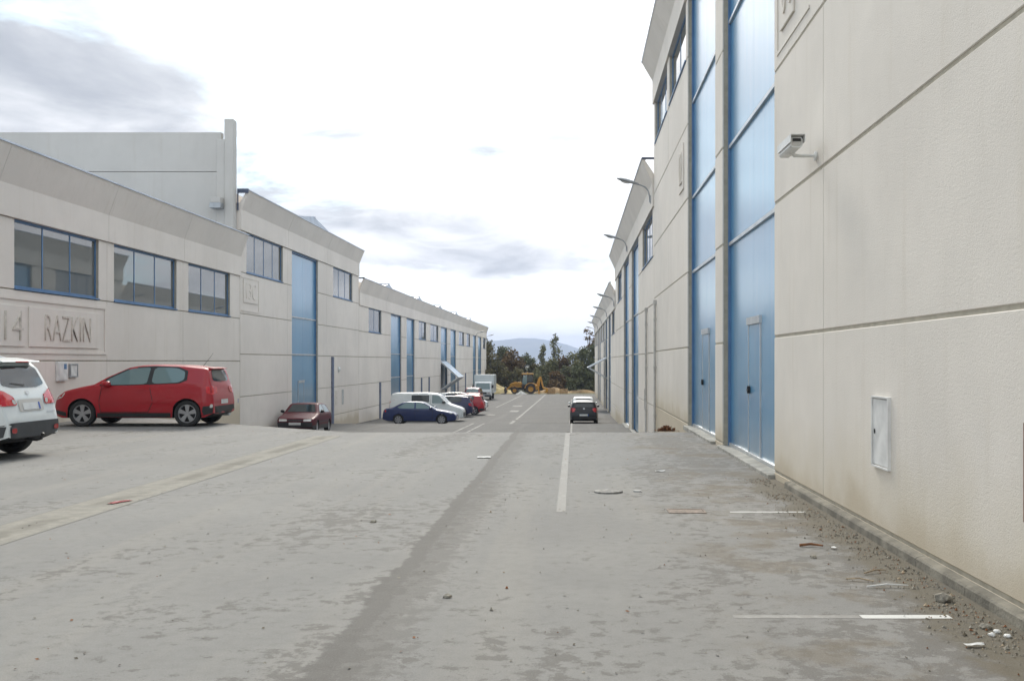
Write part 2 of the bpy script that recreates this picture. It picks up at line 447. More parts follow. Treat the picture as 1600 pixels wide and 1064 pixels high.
def interp(pts, x):
    if x <= pts[0][0]: return pts[0][1]
    for (a, va), (b, vb) in zip(pts, pts[1:]):
        if x <= b: return va+(vb-va)*(x-a)/(b-a) if b > a else vb
    return pts[-1][1]

# ------------------------------------------------------------------ ground levels
LEFT, RIGHT = -13.5, 2.75
PROF = [(44, -1.55), (48, -1.70), (57, -1.84), (61, -2.2), (74, -2.38), (90, -2.52), (115, -2.75), (146, -2.96), (400, -3.1)]
def crest(x): return 23.2 if x > -5 else 23.0+(-5-x)*.87
def gz(x, y):
    c = crest(x)
    if y <= c: return 0.0
    return interp([(c, 0.0)]+PROF, y)

def sheet(name, xs, ys, m, dz=0.0, zf=gz, cut=None):
    mb = MB(); nx = len(xs)
    for y in ys:
        for x in xs:
            mb.v.append((x, y, zf(x, y)+dz))
    for j in range(len(ys)-1):
        for i in range(nx-1):
            mb.f.append((j*nx+i, j*nx+i+1, (j+1)*nx+i+1, (j+1)*nx+i)); mb.mi.append(0)
    o = obj(name, mb, m); return o

def lin(a, b, n): return [a+(b-a)*i/(n-1) for i in range(n)]
# near yard (flat) up to the crest line, lower road from the crest on
mb = MB(); XS = lin(LEFT-.4, RIGHT+.4, 70)
for j, tt in enumerate(lin(0, 1, 120)):
    for x in XS:
        y = -16+(crest(x)+16)*tt
        bump = .0*(noise.noise(Vector((x*.5, y*.5, 3)))+.5*noise.noise(Vector((x*1.7, y*1.7, 7)))) if tt < 1 else 0
        mb.v.append((x, y, bump))
for j in range(119):
    for i in range(69):
        mb.f.append((j*70+i, j*70+i+1, (j+1)*70+i+1, (j+1)*70+i)); mb.mi.append(0)
yard = struct(obj('pavement', mb, M['yard'], smooth=60))
mb = MB()
YL = lin(0, 1, 150)
for j, tt in enumerate(YL):
    for x in XS:
        c = crest(x); y = c+(143-c)*tt**1.3
        mb.v.append((x, y, gz(x, y)-.004))
for j in range(149):
    for i in range(69):
        mb.f.append((j*70+i, j*70+i+1, (j+1)*70+i+1, (j+1)*70+i)); mb.mi.append(0)
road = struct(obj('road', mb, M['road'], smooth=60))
# the ground out to the horizon
mb = MB()
gx = [-6500, -2500, -900, -300, -120, -60, -45, LEFT-.4, RIGHT+.4, 40, 60, 120, 300, 900, 2500, 6500]
gy = [-60, -20, 0, 23, 44, 61, 90, 115, 142, 150, 165, 200, 300, 600, 1500, 3500, 6500]
def tz(x, y):
    inside = LEFT-1 < x < RIGHT+1
    if y < 142 and inside: return gz(x, y)-.35
    if y < 142: return gz(0, y)-.35
    return -3.02-(y-142)*.0012
for y in gy:
    for x in gx: mb.v.append((x, y, max(tz(x, y), -9)))
for j in range(len(gy)-1):
    for i in range(len(gx)-1):
        a = j*len(gx)+i; mb.f.append((a, a+1, a+len(gx)+1, a+len(gx))); mb.mi.append(0)
struct(obj('ground', mb, M['terrain']))
# distant mountain ridge
mb = MB(); HX = lin(-6000, 6000, 160); HY = lin(3600, 6200, 26)
def ridge(x):
    px = 897+x*1600/5000
    base = interp([(-1200, 20), (300, 60), (600, 95), (740, 100), (790, 112), (815, 122), (842, 119), (862, 107), (884, 90), (905, 66), (940, 40), (1100, 25), (2800, 60)], px)
    return base+2.5*noise.noise(Vector((x*.006, 1, 2)))
for y in HY:
    for x in HX:
        tq = (y-3600)/1400
        f = (min(1, tq)**1.4) if tq < 1 else max(0, 1-(tq-1)*.9)
        mb.v.append((x, y, -12+(ridge(x)+12)*f+6*noise.noise(Vector((x*.003, y*.003, 5)))*f*(1-min(1, tq)*.7)))
for j in range(25):
    for i in range(159):
        a = j*160+i; mb.f.append((a, a+1, a+161, a+160)); mb.mi.append(0)
struct(obj('hills', mb, M['hill'], smooth=80))

# ------------------------------------------------------------------ markings, gutter, covers
def strip(name, x0, x1, y0, y1, m, n=None, dz=.006):
    n = n or max(2, int((y1-y0)/1.0)+1)
    return struct(sheet(name, [x0, x1], lin(y0, y1, n), m, dz))
strip('road_marking', -.19, -.09, 10.9, 23.0, M['mark_old'], dz=.002)
strip('road_marking', -.18, -.09, 23.3, 57, M['mark_low'], 40)
strip('road_marking', -4.02, -3.80, 61.2, 67, M['mark_low'], 8)
strip('road_marking', -4.00, -3.84, 69, 140, M['mark_low'], 40)
strip('road_marking', -5.05, -4.93, 45, 57, M['mark_low'], 14)
strip('road_marking', -5.65, -5.53, 45, 57, M['mark_low'], 14)
strip('road_marking', -7.1, -6.96, 92, 140, M['mark_low'], 30)
strip('road_marking', -.30, -.18, 62, 120, M['mark_low'], 30)
struct(sheet('road_marking', lin(1.80, 2.36, 5), [6.38, 6.47], M['mark_new'], .002))
struct(sheet('road_marking', lin(1.0, 1.795, 5), [6.385, 6.465], M['mark_old'], .0015))
struct(sheet('road_marking', lin(1.66, 2.46, 5), [10.87, 10.93], M['mark_new'], .002))
struct(sheet('road_marking', lin(1.62, 2.5, 5), [15.31, 15.37], M['mark_old'], .002))
for (x, y, wx, wy) in [(-4.9, 84, .7, 3.4), (-6.3, 77, .7, 1.5), (-5.3, 96, .9, 2.5)]:
    struct(sheet('road_patch', [x-wx/2, x+wx/2], [y-wy/2, y, y+wy/2], M['mark_low'], .008))
strip('road_patch', -3.0, 2.4, 57.0, 57.18, M['mark_low'], 2)
strip('road_patch', -4.9, 2.6, 23.22, 23.34, M['mark_old'], 2)

# concrete channel: individual slabs with a shallow dish
gut = struct(empty('gutter', (-5.3, 0, 0)))
gp = MB()
L_ = 1.0
for (xa, xb) in ((-.33, -.10), (-.10, .10), (.10, .33)):
    pass
def slab_mesh():
    mb = MB(); prof = [(-.31, .003), (-.16, .007), (-.05, .004), (.10, .004), (.20, .008), (.31, .003)]
    n = len(prof)
    for y in (0.001, L_-.001):
        for x, z in prof: mb.v.append((x, y, z))
        for x, z in reversed(prof): mb.v.append((x, y, -.05))
    q = 2*n
    for i in range(q): mb.f.append((i, (i+1) % q, q+(i+1) % q, q+i)); mb.mi.append(0)
    mb.f += [tuple(range(q-1, -1, -1)), tuple(range(q, 2*q))]; mb.mi += [0, 0]
    return mb
o0 = obj('gutter_slab', slab_mesh(), M['gutter'], gut)
for k in range(31):
    y = -8+k*L_
    if y+L_ > 22.95: break
    o = o0 if k == 0 else o0.copy()
    if k: COL.objects.link(o); o.parent = gut
    o.location = (random.uniform(-.003, .003), y, random.uniform(-.001, .001)); o.rotation_euler = (0, 0, R(random.uniform(-.1, .1)))

mb = MB(); mb.lathe([(.004, .0), (.016, .0), (.018, .15), (.016, .175), (-.02, .178)], 32, 'z')
tag(obj('manhole_cover', mb, M['mark_low'], smooth=30, loc=(.42, 12.55, .004)), 'small round pale manhole cover in the asphalt left of the first blue door', 'manhole cover')
mb = MB(); mb.lathe([(.004, .0), (.014, .0), (.013, .05), (-.02, .06)], 16, 'z')
tag(obj('valve_cover', mb, M['cover_pale'], smooth=30, loc=(.78, 12.6, .004)), 'tiny pale round cover just right of the round manhole cover', 'valve cover')
fr = empty('drain_cover', (1.2, 10.95, .0)); tag(fr, 'rusty rectangular drain cover in the asphalt beside the short white line', 'drain cover')
mb = MB()
mb.box(-.2, .2, -.15, -.13, -.03, .007).box(-.2, .2, .13, .15, -.03, .007).box(-.2, -.18, -.13, .13, -.03, .007).box(.18, .2, -.13, .13, -.03, .007)
obj('frame', mb, M['cover'], fr); obj('lid', MB().box(-.178, .178, -.128, .128, -.03, .004), M['cover'], fr)

# ------------------------------------------------------------------ warehouses
def warehouse(name, label, n, Xw, Y0, Y1, rows, sill, fb, fl, top, openings, bays, depth, m_wall, m_low, gap=.03, zbot=-3.4, win_mats=None, ribs=3, fl_out=.40, jd=.03):
    b = empty(name, (Xw+n*-.5, (Y0+Y1)/2, gz(Xw-n*-.6, (Y0+Y1)/2)))
    tag(b, label, 'warehouse')
    b_inv = Matrix.Translation(-b.location)
    def X(d): return Xw+n*d
    def put(nm, mb, mats, parent=None, **kw):
        o = obj(nm, mb, mats, None, **kw)
        par = parent or b
        o.parent = par
        o.data.transform(Matrix.Translation(-Vector(par['org'] if 'org' in par else b.location)))
        return o
    # all meshes are written in world coordinates, then shifted by the empty's location
    doors = [o for o in openings if o[0] in ('d', 'open')]
    def solid(a, c, ops):
        out = []; y = a
        for o in sorted(ops, key=lambda q: q[1]):
            if o[1] > y: out.append((y, min(o[1], c)))
            y = max(y, o[2])
        if y < c: out.append((y, c))
        return out
    low = solid(Y0, Y1, doors); high = solid(Y0, Y1, openings)
    back = MB(); lining = MB()
    for a, c in low:
        back.box(X(-.2), X(-jd), a+.004, c-.004, zbot, sill)
    for a, c in high:
        back.box(X(-.2), X(-.03), a+.004, c-.004, sill, fb)
    stuff(put('wall_backing', back, M['joint']))
    # carcass: lining, ends, back, roof slab
    ops_open = [o for o in openings if o[0] == 'open']
    for a, c in solid(Y0, Y1, ops_open): lining.box(X(-.45), X(-.205), a, c, zbot, fb+.2)
    for o in ops_open: lining.box(X(-.45), X(-.205), o[1], o[2], o[3], fb+.2)
    lining.box(X(-depth), X(-depth+.3), Y0, Y1, zbot, fl)
    lining.box(X(-depth+.3), X(-.45), Y0+.02, Y0+.3, zbot, fl).box(X(-depth+.3), X(-.45), Y1-.3, Y1-.02, zbot, fl)
    put('wall', lining, m_wall)
    put('roof', MB().box(X(-depth+.05), X(-.16), Y0+.03, Y1-.03, fl+.005, fl+.25), M['roof'])
    # precast panels
    zs = [zbot]+list(rows)+[sill]
    for k in range(len(zs)-1):
        z0, z1 = zs[k]+gap/2, zs[k+1]-gap/2
        for a, c in low:
            cuts = [a]+[q for q in bays if a+.25 < q < c-.25]+[c]
            for i in range(len(cuts)-1):
                g0 = gap*.35 if i else 0.0; g1 = gap*.35 if i < len(cuts)-2 else 0.0
                put('wall_panel', MB().box(X(-.029), X(random.uniform(-.002, .002)), cuts[i]+g0, cuts[i+1]-g1, z0, z1), m_low if z0 < 1.2 and m_low else m_wall, bevel=.007)
    for a, c in high:
        cuts = [a]+[q for q in bays if a+.25 < q < c-.25]+[c]
        for i in range(len(cuts)-1):
            put('pier_panel', MB().box(X(-.029), X(0), cuts[i]+(gap*.3 if i else 0), cuts[i+1]-(gap*.3 if i < len(cuts)-2 else 0), sill+gap/2, fb-.012), m_wall, bevel=.007)
    # flared cornice in bays
    cuts = [Y0]+[q for q in bays if Y0+1 < q < Y1-1]+[Y1]
    for i in range(len(cuts)-1):
        poly = [(X(-.16), fb), (X(.055), fb), (X(.055), fl), (X(fl_out), top), (X(fl_out-.09), top), (X(-.02), fl+.28), (X(-.16), fl+.28)]
        put('cornice_panel', MB().prism(poly, cuts[i]+(.008 if i else 0), cuts[i+1]-(.008 if i < len(cuts)-2 else 0), 'y'), m_wall)
    put('coping', MB().box(X(fl_out-.14), X(fl_out+.025), Y0-.02, Y1+.02, top+.003, top+.045), M['coping'])
    put('parapet', MB().box(X(-.30), X(-.17), Y0+.05, Y1-.05, fl+.255, top-.12), m_wall)
    # openings
    for o in openings:
        typ, a, c = o[0], o[1], o[2]
        if typ == 'w':
            fw = MB(); z0, z1 = sill+.02, fb
            d0, d1 = X(-.14), X(-.085)
            fw.box(d0, d1, a, c, z0, z0+.09).box(d0, d1, a, c, z1-.07, z1).box(d0, d1, a, a+.06, z0+.09, z1-.07).box(d0, d1, c-.06, c, z0+.09, z1-.07)
            nl = o[3] if len(o) > 3 else ribs
            ed = lin(a+.06, c-.06, nl+1)
            for q in ed[1:-1]: fw.box(X(-.14), X(-.093), q-.022, q+.022, z0+.09, z1-.07)
            fw.box(X(-.085), X(.03), a, c, z0-.012, z0+.022)
            wo_ = put('window', fw, M['frame_blue'])
            pm = o[4] if len(o) > 4 else M['pane']
            for i in range(nl):
                pn = put('pane', MB().box(X(-.12), X(-.105), ed[i]+(.022 if i else 0), ed[i+1]-(.022 if i < nl-1 else 0), z0+.09, z1-.07), pm, wo_)
        elif typ in ('d', 'open'):
            zb, rails, wicket = o[3], o[4], o[5]
            fm = MB(); d0, d1 = X(-.19), X(-.10)
            fm.box(d0, d1, a, a+.07, zb, fb).box(d0, d1, c-.07, c, zb, fb).box(d0, d1, a+.07, c-.07, fb-.09, fb)
            dr = put('door', fm, M['frame_blue'])
            levels = [zb+.02]+sorted(rails)+[fb-.09]
            if typ == 'open':
                levels = [o[3+3]]+[r for r in rails if r > o[6]+.1]+[fb-.09] if len(o) > 6 else levels
            mid = (a+c)/2
            for k in range(len(levels)-1):
                for (ya, yb) in ((a+.07, mid), (mid, c-.07)):
                    put('door_panel', MB().box(X(-.165), X(-.15), ya+.004, yb-.004, levels[k]+.03, levels[k+1]-.03), M['door'], dr)
            for r_ in levels[1:-1]:
                put('rail', MB().box(X(-.18), X(-.105), a+.07, c-.07, r_-.03, r_+.03), M['alu'], dr)
            if typ == 'd':
                put('rail', MB().box(X(-.18), X(-.11), a+.07, c-.07, zb-.02, zb+.05), M['alu'], dr)
            if wicket:
                wa, wb, wt = wicket
                wm = MB().box(X(-.15), X(-.13), wa, wa+.045, zb+.05, wt).box(X(-.15), X(-.13), wb-.045, wb, zb+.05, wt).box(X(-.15), X(-.105), wa-.03, wb+.03, wt, wt+.12)
                put('wicket_frame', wm, M['alu'], dr)
                hm = MB().box(X(-.15), X(-.09), wb-.16, wb-.12, zb+1.02, zb+1.14).box(X(-.10), X(-.08), wb-.27, wb-.12, zb+1.06, zb+1.09)
                put('handle', hm, M['black'], dr)
                put('door_leaf', MB().box(X(-.149), X(-.138), wa+.045, wb-.045, zb+.06, wt-.005), M['door'], dr)
    return b, X, put

def put_on(b, name, mb, m, **kw):
    o = obj(name, mb, m, None, **kw); o.parent = b
    o.data.transform(Matrix.Translation(-b.location)); return o

def monitor(b, X, ypts, ridge_depth=20, d_start=1.25):
    """low gabled metal roof lantern running back from the street"""
    pl = [(ypts[0][0], ypts[0][1]), (ypts[1][0], ypts[1][1]), (ypts[2][0], ypts[2][1]), (ypts[2][0], ypts[2][1]-1.4), (ypts[0][0], ypts[0][1]-1.4)]
    put_on(b, 'roof_monitor', MB().prism(pl, X(-d_start), X(-d_start-ridge_depth), 'x'), M['roof'])
    y0, z0 = ypts[0]; y1, z1 = ypts[1]; y2, z2 = ypts[2]
    put_on(b, 'ridge_cap', MB().box(X(-d_start+.03), X(-d_start-ridge_depth), y1-.18, y1+.18, z1-.02, z1+.05), M['coping'])

# --- left, nearest: number 14
A, XA, putA = warehouse('warehouse', 'near left cream warehouse with the raised RAZKIN plaque and three ribbon windows', 1, LEFT, 0.6, 41.36,
    [1.62], 3.34, 5.06, 5.83, 6.68,
    [('w', 1.3, 5.7, 3), ('w', 7.1, 11.5, 3), ('w', 12.9, 17.2, 3), ('w', 18.6, 23.2, 3), ('w', 24.7, 29.1, 3), ('w', 30.05, 34.8, 3), ('w', 35.85, 40.2, 3)],
    [6.4, 12.2, 18.0, 23.95, 29.6, 35.35], 26, M['wall_left'], M['wall_left_low'], fl_out=.36)
for o in A.children:
    if o.name.startswith('coping'): o.name = 'roof_gutter'
# RAZKIN plaque: recessed field with two raised tablets
pq = putA('plaque_border', MB().box(XA(.001), XA(.028), 22.9, 29.55, 3.10, 3.17).box(XA(.001), XA(.028), 22.9, 29.55, 1.80, 1.86).box(XA(.001), XA(.028), 29.42, 29.55, 1.86, 3.10), M['wall_left'])
putA('plaque', MB().box(XA(.001), XA(.035), 25.32, 29.05, 1.97, 2.96), M['wall_left'], bevel=.006)
putA('plaque', MB().box(XA(.001), XA(.035), 23.05, 25.12, 1.97, 2.96), M['wall_left'], bevel=.006)
def letters(name, s, par, Xs, n, ya, yb, z0, z1, ext, m):
    """raised text on a wall facing +X (n=1) or -X (n=-1), spanning ya..yb and z0..z1"""
    cu = bpy.data.curves.new('t', 'FONT'); cu.body = s; cu.size = 1; cu.extrude = .5; cu.offset = -.020; cu.resolution_u = 4
    to = bpy.data.objects.new('t', cu); COL.objects.link(to)
    dg = bpy.context.evaluated_depsgraph_get(); me = bpy.data.meshes.new_from_object(to.evaluated_get(dg))
    bpy.data.objects.remove(to)
    xs = [v.co.x for v in me.vertices]; ys = [v.co.y for v in me.vertices]
    x0, x1, y0, y1 = min(xs), max(xs), min(ys), max(ys)
    for v in me.vertices:
        u = (v.co.x-x0)/(x1-x0); q = (v.co.y-y0)/(y1-y0); dd = (v.co.z+.5)*ext
        # reading direction: on a wall facing +X text runs towards +Y, facing -X towards -Y
        y = ya+(yb-ya)*u if n > 0 else yb-(yb-ya)*u
        v.co = Vector((Xs+n*dd, y, z0+(z1-z0)*q))
    me.materials.clear(); me.materials.append(m)
    bm = bmesh.new(); bm.from_mesh(me); bmesh.ops.recalc_face_normals(bm, faces=bm.faces); bm.to_mesh(me); bm.free()
    me.transform(Matrix.Translation(-par.location))
    o = link(name, me, par); return o
letters('lettering', 'RAZKIN', A, XA(.034), 1, 26.05, 28.5, 2.14, 2.80, .03, M['letter'])
letters('lettering', '14', A, XA(.034), 1, 24.2, 25.0, 2.12, 2.82, .03, M['letter'])
# meter boxes on its wall
mbx = empty('meter_cabinet', (XA(.03), 26.9, 1.35)); tag(mbx, 'white meter cabinet with a blue sticker on the wall left of the red car', 'meter box')
obj('cabinet', MB().box(-.03, .05, -.25, .25, -.26, .25), M['white_box'], mbx, bevel=.008)
obj('door', MB().box(.05, .062, -.22, .22, -.22, .22), M['white_box'], mbx, bevel=.004)
obj('sticker', MB().box(.0625, .066, .02, .16, .05, .19), M['frame_blue'], mbx)
mbx = empty('letter_box', (XA(.03), 27.55, 1.36)); tag(mbx, 'grey framed box on the wall between the white meter cabinet and red car', 'meter box')
obj('frame', MB().box(-.03, .03, -.21, -.18, -.18, .18).box(-.03, .03, .18, .21, -.18, .18).box(-.03, .03, -.18, .18, .15, .18).box(-.03, .03, -.18, .18, -.18, -.15), M['galv'], mbx)
obj('panel', MB().box(-.03, .015, -.178, .178, -.148, .148), M['white_box'], mbx)

# --- left, second: taller one with gable wall above
B, XB, putB = warehouse('warehouse', 'tall left warehouse with one blue door and the grey gable wall above', 1, LEFT, 41.4, 64.2,
    [-1.4, .17, 1.9, 3.55], 5.23, 6.93, 7.75, 8.50,
    [('w', 42.2, 47.5, 4), ('d', 49.0, 54.0, -1.72, [1.95, 3.77], (50.6, 51.7, .55)), ('w', 57.4, 62.4, 3)],
    [48.2, 55.9], 26, M['wall_left'], M['wall_left_mid_low'], fl_out=.36)
gm = MB()
gm.box(-14.15, -40, 41.05, 41.34, 6.0, 9.19).box(-14.15, -40, 41.05, 41.34, 9.215, 10.78)
putB('gable_wall', gm, M['gable'])
putB('gable_pillar', MB().box(-13.99, -13.63, 40.95, 41.38, 6.4, 11.3).box(-14.32, -13.992, 41.0, 41.38, 6.0, 10.5), M['gable'], bevel=.02)
putB('cornice_cap', MB().box(XB(-.05), XB(.36), 41.30, 41.37, 8.40, 8.57).box(XB(-.09), XB(-.052), 41.30, 41.37, 7.7, 8.57), M['cap_blue'])
putB('plaque', MB().box(XB(.001), XB(.03), 41.75, 43.65, 4.02, 4.98), M['wall_left'], bevel=.006)
putB('plaque_border', MB().box(XB(.001), XB(.02), 41.5, 43.85, 5.02, 5.07).box(XB(.001), XB(.02), 43.78, 43.85, 3.72, 5.02).box(XB(.001), XB(.02), 41.5, 43.85, 3.66, 3.72), M['wall_left'])
letters('lettering', '13C', B, XB(.029), 1, 42.05, 43.35, 4.18, 4.84, .022, M['wall_left'])
monitor(B, XB, [(51, 9.0), (58.2, 9.78), (64.1, 9.15)])
fx = empty('wall_floodlight', (-14.25, 40.95, 7.9)); tag(fx, 'small grey box floodlight high on the gable wall pillar', 'floodlight')
obj('housing', MB().box(-.2, .2, -.28, .04, .02, .24), M['gable'], fx, bevel=.01)
obj('lens', MB().prism([(-.36, -.20), (.04, -.20), (.04, .015), (-.28, .015)], -.22, .22, 'x'), M['galv'], fx)

# --- left, third: long low one with roof lanterns
dl = [2.18, .41]
C3, XC, putC = warehouse('warehouse', 'long far left warehouse with repeating blue doors and an open folding door', 1, LEFT, 64.25, 157.5,
    [-1.4, .17, 1.9], 3.52, 5.15, 5.94, 6.80,
    [('w', 67.3, 71.8, 2, M['pane_dark']), ('d', 75.5, 80.1, -2.4, dl, None), ('d', 82.6, 86.7, -2.45, dl, None), ('w', 89.0, 93.5, 2, M['pane_dark']),
     ('w', 96.2, 101.9, 2, M['pane_dark']), ('open', 103.8, 109.0, -2.68, [3.5], None, 1.7), ('d', 112, 117, -2.75, dl, None), ('w', 120, 125.6, 2, M['pane_dark']),
     ('w', 128.6, 133, 2, M['pane_dark']), ('d', 136.7, 141, -2.9, dl, None), ('d', 144, 149, -2.95, dl, None), ('w', 152, 156, 2, M['pane_dark'])],
    [73.5, 81.4, 87.8, 94.8, 102.8, 110.4, 118.5, 127, 135, 142.5, 150.5], 26, M['wall_left'], M['wall_left_far_low'], gap=.04, fl_out=.36)
for yc in (81.4, 97.5, 112.5, 128, 145): monitor(C3, XC, [(yc-5.5, 6.9), (yc, 7.75), (yc+4.8, 6.95)], d_start=1.2)
putC('cornice_cap', MB().box(XC(-.05), XC(.36), 64.20, 64.26, 6.80, 6.88), M['cap_blue'])

# --- right, nearest: the tall one beside the camera
D, XD, putD = warehouse('warehouse', 'tall near right warehouse wall with two full height blue doors', -1, RIGHT, -10, 35.2,
    [.10, 1.94, 3.76, 5.55, 7.35], 8.97, 10.42, 11.23, 11.85,
    [('d', -3.4, 1.4, .06, [3.76, 5.55, 7.85], None), ('w', 5.6, 11.2), ('d', 14.06, 18.97, .06, [3.76, 5.55, 7.85], (15.85, 16.95, 2.2)), ('d', 19.95, 24.8, .06, [3.76, 5.55, 7.85], (21.9, 23.0, 2.2)),
     ('w', 25.2, 29.6, 2), ('w', 30.3, 34.8, 3)],
    [3.4, 5.45, 11.3, 29.9], 26, M['wall'], M['wall_near'], gap=.036, fl_out=.42, jd=.011)
for o in D.children:
    if o.name.startswith('wall_panel') and o.data.materials[0] == M['wall']: pass
# kerb stones along its foot, thresholds under its doors
kb = struct(empty('kerb', (XD(.06), 0, 0)))
kk = 0; y = 2.0
k0 = obj('kerb_stone', MB().prism([(.055, 0), (-.022, 0), (-.018, .060), (-.006, .074), (.055, .086)], .0015, .9985, 'y'), M['kerb'], kb)
while y < 13.0:
    o = k0 if kk == 0 else k0.copy()
    if kk: COL.objects.link(o); o.parent = kb
    o.location = (random.uniform(-.0015, .0015), y, random.uniform(-.001, .001)); kk += 1; y += 1.0
for (a, c) in ((14.0, 19.0), (19.9, 24.85)):
    putD('threshold', MB().box(XD(-.19), XD(.10), a, c, -.05, .055), M['sill'], bevel=.01)
putD('plaque', MB().box(XD(.001), XD(.03), 12.75, 13.55, 5.96, 7.12), M['wall'], bevel=.006)
putD('plaque_border', MB().box(XD(.001), XD(.014), 11.95, 13.85, 5.72, 5.76).box(XD(.001), XD(.014), 13.80, 13.85, 5.76, 7.3), M['wall'])
letters('lettering', '01', D, XD(.029), -1, 12.85, 13.4, 6.10, 6.95, .022, M['wall'])
putD('plaque', MB().box(XD(.001), XD(.03), 25.6, 26.6, 5.92, 7.08), M['wall'], bevel=.006)
letters('lettering', '02', D, XD(.029), -1, 25.75, 26.45, 6.08, 6.92, .022, M['wall'])
def downpipe(put, X, y, z0, z1, m, r=.042):
    mb = MB(); mb.tube([(X(.06), y, z0), (X(.06), y, z1)], r, 10)
    mb.box(X(0.003), X(.11), y-r-.02, y+r+.02, z1-.12, z1+.03)
    for k in range(int((z1-z0)/1.6)+1):
        zc = z1-.6-k*1.6
        if zc > z0: mb.box(X(0.003), X(.11), y-r-.012, y+r+.012, zc-.02, zc+.02)
    put('downpipe', mb, m)
downpipe(putD, XD, 34.1, -1.2, 3.62, M['pipe_grey'])

# --- right, second
E2, XE, putE = warehouse('warehouse', 'middle right warehouse of mid height with grey downpipes', -1, RIGHT, 35.24, 67.95,
    [-1.4, .06, 1.9, 3.6], 5.25, 6.93, 7.75, 8.55,
    [('w', 35.9, 41.2, 4), ('d', 43.8, 49.0, -1.68, [1.95, 3.77], None), ('d', 51.4, 56.6, -1.8, [1.95, 3.77], None), ('w', 59.2, 64.5, 4)],
    [42.4, 50.2, 57.8, 65.8], 26, M['wall'], M['wall_low'], fl_out=.42)
downpipe(putE, XE, 38.3, -1.6, 3.58, M['pipe_grey'])
putE('cornice_cap', MB().box(XE(-.16), XE(.42), 35.205, 35.25, 8.55, 8.62), M['cap_blue'])
for (a, c, z) in ((43.75, 49.05, -1.66), (51.35, 56.65, -1.80)):
    putE('threshold', MB().box(XE(-.19), XE(.10), a, c, z-.25, z+.03), M['sill'])
# --- right, third
F3, XF, putF = warehouse('warehouse', 'long far right warehouse with one folding door standing open', -1, RIGHT, 68.0, 136,
    [-1.4, .06, 1.9], 3.52, 5.15, 5.94, 6.85,
    [('w', 69.5, 74.5, 2), ('d', 77, 82, -2.4, dl, None), ('open', 85, 90, -2.5, [3.5], None, 1.95), ('w', 92.5, 97, 2), ('w', 99.5, 104, 2), ('d', 106.5, 111.5, -2.7, dl, None), ('d', 114, 119, -2.78, dl, None), ('w', 121.5, 126, 2), ('w', 128, 133, 2)],
    [75.8, 83.5, 91.2, 98.2, 105.2, 112.7, 120.2, 127], 26, M['wall'], M['wall_far_low'], gap=.04, fl_out=.42)
for yy in (57.0, 71.2, 93.0, 101.2): pass
downpipe(putB, XB, 57.0, -2.0, 1.84, M['pipe_blue'], .085)
for yy in (71.0, 90.3, 95.0, 118.6, 126.8): downpipe(putC, XC, yy, gz(LEFT, yy), .15, M['pipe_blue'], .075)
downpipe(putF, XF, 91.0, -2.5, 3.4, M['pipe_grey'], .07)

# small meter covers and fittings
def meter(name, n, X, y, z, hw, hh, label, m=None, cat='meter box', fm=None):
    e = empty(name, (X(.0), y, z)); tag(e, label, cat)
    t_ = .016
    s = n
    obj('frame', MB().box(0, s*.03, -hw, -hw+t_, -hh, hh).box(0, s*.03, hw-t_, hw, -hh, hh).box(0, s*.03, -hw+t_, hw-t_, hh-t_, hh).box(0, s*.03, -hw+t_, hw-t_, -hh, -hh+t_), fm or m or M['galv'], e)
    obj('cover', MB().box(0.001*s, s*.018, -hw+t_+.008, hw-t_-.008, -hh+t_+.008, hh-t_-.008), m or M['white_box'], e, bevel=.003)
    obj('lock', MB().box(s*.018, s*.026, hw-.09, hw-.07, -.02, .02), M['black'], e)
    return e
meter('meter_cabinet', -1, XD, 9.13, .97, .25, .32, 'flush white meter cabinet low on the near right wall', fm=M['white_box'])
meter('meter_cabinet', -1, XD, 5.865, .93, .335, .30, 'rusty red brown metal cabinet on the near right wall at the picture edge', M['rust'])
meter('meter_cabinet', 1, XB, 59.7, -.45, .16, .42, 'narrow grey meter cover right of the blue downpipe on the left wall')
meter('meter_cabinet', 1, XB, 58.1, -.45, .14, .40, 'faint pale meter cover nearest the blue downpipe on the left wall', M['wall_left'])
meter('meter_cabinet', -1, XE, 39.6, .15, .12, .40, 'narrow pale meter cover by the grey downpipe on the right wall', M['pipe_grey'])
e = empty('wall_light', (XB(.0), 58.7, 1.15)); tag(e, 'tiny white round bulkhead lamp above the meter covers on the left wall', 'wall lamp')
mb = MB(); mb.lathe([(0.001, .13), (.06, .13), (.10, .09), (.11, 0)], 14, 'x'); obj('lens', mb, M['white_box'], e, smooth=40)
obj('base', MB().box(0, .02, -.15, .15, -.15, .15), M['alu'], e)

# wall-mounted CCTV camera
cc = empty('security_camera', (XD(0), 11.62, 3.93)); tag(cc, 'white security camera in a sun hood on an arm above the right wall', 'security camera')
mb = MB(); mb.lathe([(-.001, .055), (-.02, .055), (-.025, .03), (-.03, .02)], 16, 'x'); obj('wall_plate', mb, M['white_box'], cc, smooth=35)
obj('arm', MB().tube([(-.02, 0, 0), (-.18, 0, .0), (-.25, 0, .005), (-.29, -.01, .05)], [.018, .018, .022, .03], 10), M['white_box'], cc, smooth=50)
def rbox(hx, y0, y1, z0, z1, c=.02):
    return MB().prism([(-hx+c, z0), (hx-c, z0), (hx, z0+c), (hx, z1-c), (hx-c, z1), (-hx+c, z1), (-hx, z1-c), (-hx, z0+c)], y0, y1, 'y')
hd = empty('tmp'); bpy.data.objects.remove(hd)
tilt = Matrix.Translation((-.30, -.05, .10)) @ Matrix.Rotation(R(1), 4, 'X')
def cpart(nm, mb, m, **kw):
    o = obj(nm, mb, m, cc, **kw); o.data.transform(tilt); return o
cpart('housing', rbox(.066, -.30, .34, -.07, .045), M['white_box'])
